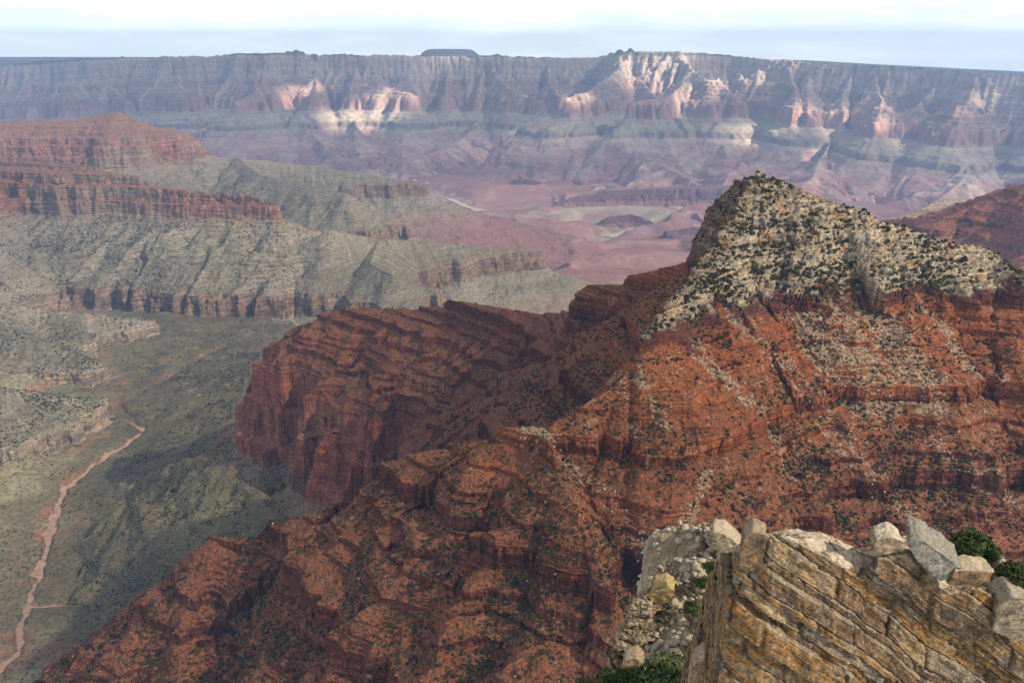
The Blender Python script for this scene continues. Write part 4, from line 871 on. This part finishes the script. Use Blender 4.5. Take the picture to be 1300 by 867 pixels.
stone('rock_block', 'square cream block on the rocks behind the yellow stained outcrop', 'rock', G, [(868, 712), (871, 692), (889, 686), (902, 698), (898, 718), (880, 722)], 55, 2.0, 12, (.28, .23, .165), TOP, bev=.14)
stone('rock_slab', 'yellow stained slab on the crest of the outcrop left of the ledge', 'rock', G, [(822, 752), (829, 742), (846, 738), (858, 746), (850, 760), (832, 764)], 51.2, 1.8, 13, (.27, .19, .085), (.36, .27, .13), bev=.12)
stone('rock_slab', 'white slab resting across the top of the yellow stained outcrop', 'rock', G, [(838, 738), (842, 728), (862, 727), (874, 736), (866, 744), (848, 744)], 54.5, 1.8, 14, TAN, TOP, bev=.12)
stone('rock_block', 'low cream block among the bushes at the foot of the outcrop', 'rock', G, [(788, 846), (793, 833), (808, 830), (818, 840), (810, 852), (796, 853)], 46.5, 1.5, 15, TAN, TOP, bev=.12)
sp, sz_ = scatter('rim_ground', 9000, lambda P, n, R: np.clip(.5 + fbm(P[..., 0] / 2.5, P[..., 1] / 2.5, 3, 777), .05, 2) * sstep(44, 49, P[..., 1]), 78)
r = np.random.default_rng(77); blobs('rim_rubble', sp, .04 + .36 * r.random(len(sp)) ** 6, I0, flat_mat('cream_rubble_stone', (.38, .325, .245), .95, .8, .35), .7, .26)

M_leaf = plant_mat('bright_green_leaves', (.058, .078, .026), .45, .4); M_pine = plant_mat('pinyon_needles', (.040, .060, .020), .45, .4); M_olive = plant_mat('olive_leaves', (.10, .10, .032), .4, .35)
def plant(name, label, cat, px, py, Y, size, mat, seed, group=None, tall=1.0, n=1700, sink=.25):
    root = bpy.data.objects.new(name, None); COL.objects.link(root); root.location = W(px, py, Y) - np.array((0, 0, sink * size)); tag(root, label, cat, group)
    V, Fc = leafy(seed, n, .062, .85 * tall, 11); core = I1[0] * np.array((.36, .36, .3 * tall)) * (1 + .22 * np.random.default_rng(seed).normal(size=(len(I1[0]), 1))) + np.array((0, 0, .45 * tall))
    cr = link('crown', make_mesh('crown', np.concatenate([V, core]) * size, np.concatenate([Fc, I1[1] + len(V)]), mat)); cr.parent = root
    V, Fc = limbs(seed, 6, .055, .8 * tall, .5); tk = link('trunk', make_mesh('trunk', V * size, Fc, M_bark)); tk.parent = root
    return root
GB = 'bushes along the rim'
plant('pinyon_tree', 'bushy green pinyon standing behind the ledge right of the leaning slab', 'tree', 1238, 703, 34.6, 1.35, M_pine, 1, None, 1.2, 3600)
plant('pinyon_bush', 'green bush beside the grey boulder at the right edge of the ledge', 'bush', 1289, 738, 32.4, 1.15, M_pine, 2, GB, .95, 2400)
plant('small_bush', 'olive bush low on the left of the pinyon behind the ledge', 'bush', 1214, 706, 34.8, .8, M_olive, 3, GB, .9, 900)
plant('grass_tuft', 'tiny green tuft on the knob of the rim ledge', 'plant', 1129, 700, 30.4, .26, M_leaf, 4, GB, .9, 260)
plant('grass_tuft', 'tiny green tuft on the upper left corner of the ledge top', 'plant', 990, 679, 30.2, .22, M_leaf, 5, GB, .7, 220)
for k, (lb, px, py, Y, sz, m_) in enumerate((('widest bright green bush at the bottom, below the yellow stained outcrop', 846, 868, 43, 2.5, M_leaf), ('green bush at the bottom between the cream block and the widest bush', 806, 872, 44, 1.9, M_leaf),
        ('leftmost green bush on the bottom edge, below the red slope', 748, 884, 44.5, 1.6, M_leaf), ('green bush on the bottom edge left of the cream block', 778, 868, 44, 1.6, M_pine), ('dark green bush right of the widest bush, near the brown boulder', 884, 846, 46, 1.35, M_pine),
        ('green bush at the foot of the golden ledge among cream rubble', 897, 810, 47, 1.1, M_pine), ('small dark bush high in the rubble below the bright cream slab', 892, 742, 52, 1.05, M_pine), ('small dark bush in the middle of the cream rubble', 880, 775, 50, .95, M_pine),
        ('dark bush on the crest left of the bright cream slab', 868, 716, 56, 1.2, M_pine), ('small bush on the left shoulder of the yellow stained outcrop', 806, 770, 52, .6, M_olive), ('dark shrub beside the corner boulder of the ledge', 902, 722, 50, .9, M_pine))):
    plant('green_bush', lb, 'bush', px, py, Y, sz, m_, 20 + k, GB, .85, 1900)

# a dark bird gliding over the canyon
def bird():
    c0 = W(1274, 167, 170); body = []; k = 10; prof = [(-.30, .01, 0), (-.2, .06, 0), (-.05, .09, .0), (.12, .075, .01), (.22, .045, .03), (.28, .05, .04), (.33, .03, .035), (.40, .006, .025)]
    for x, rr, dz in prof: body += [(x, rr * cos(a), dz + rr * .85 * sin(a)) for a in np.linspace(0, 2 * math.pi, k, endpoint=False)]
    V = body; Fc = [(i * k + j, i * k + (j + 1) % k, (i + 1) * k + (j + 1) % k, (i + 1) * k + j) for i in range(len(prof) - 1) for j in range(k)]
    for s in (1, -1):
        b = len(V); st = [(.05, .10, -.16, .03), (.25, .13, -.10, .14), (.5, .09, -.10, .17), (.72, -.02, -.14, .13), (.85, -.12, -.17, .10)]
        for yy_, fx, bx, zz in st: V += [(fx, s * yy_, zz + .012), (bx, s * yy_, zz), (fx, s * yy_, zz - .012), (bx, s * yy_, zz - .008)]
        for i in range(4): o_ = b + i * 4; Fc += [(o_, o_ + 1, o_ + 5, o_ + 4), (o_ + 2, o_ + 6, o_ + 7, o_ + 3), (o_, o_ + 4, o_ + 6, o_ + 2), (o_ + 1, o_ + 3, o_ + 7, o_ + 5)]
    b = len(V); V += [(-.22, .05, .01), (-.22, -.05, .01), (-.52, -.14, 0), (-.52, .14, 0), (-.22, .05, -.01), (-.22, -.05, -.01), (-.52, -.14, -.015), (-.52, .14, -.015)]
    Fc += [(b, b + 1, b + 2, b + 3), (b + 4, b + 7, b + 6, b + 5), (b + 2, b + 6, b + 7, b + 3), (b, b + 3, b + 7, b + 4), (b + 1, b + 5, b + 6, b + 2)]
    o = link('bird', make_mesh('bird', np.array(V) * .9, np.array(Fc), flat_mat('black_feathers', (.025, .023, .022), .7, .05), None, True)); o.location = c0; o.rotation_euler = (radians(38), radians(-8), radians(200))
    tag(o, 'dark bird gliding far out in front of the hazy canyon wall', 'bird')
bird()
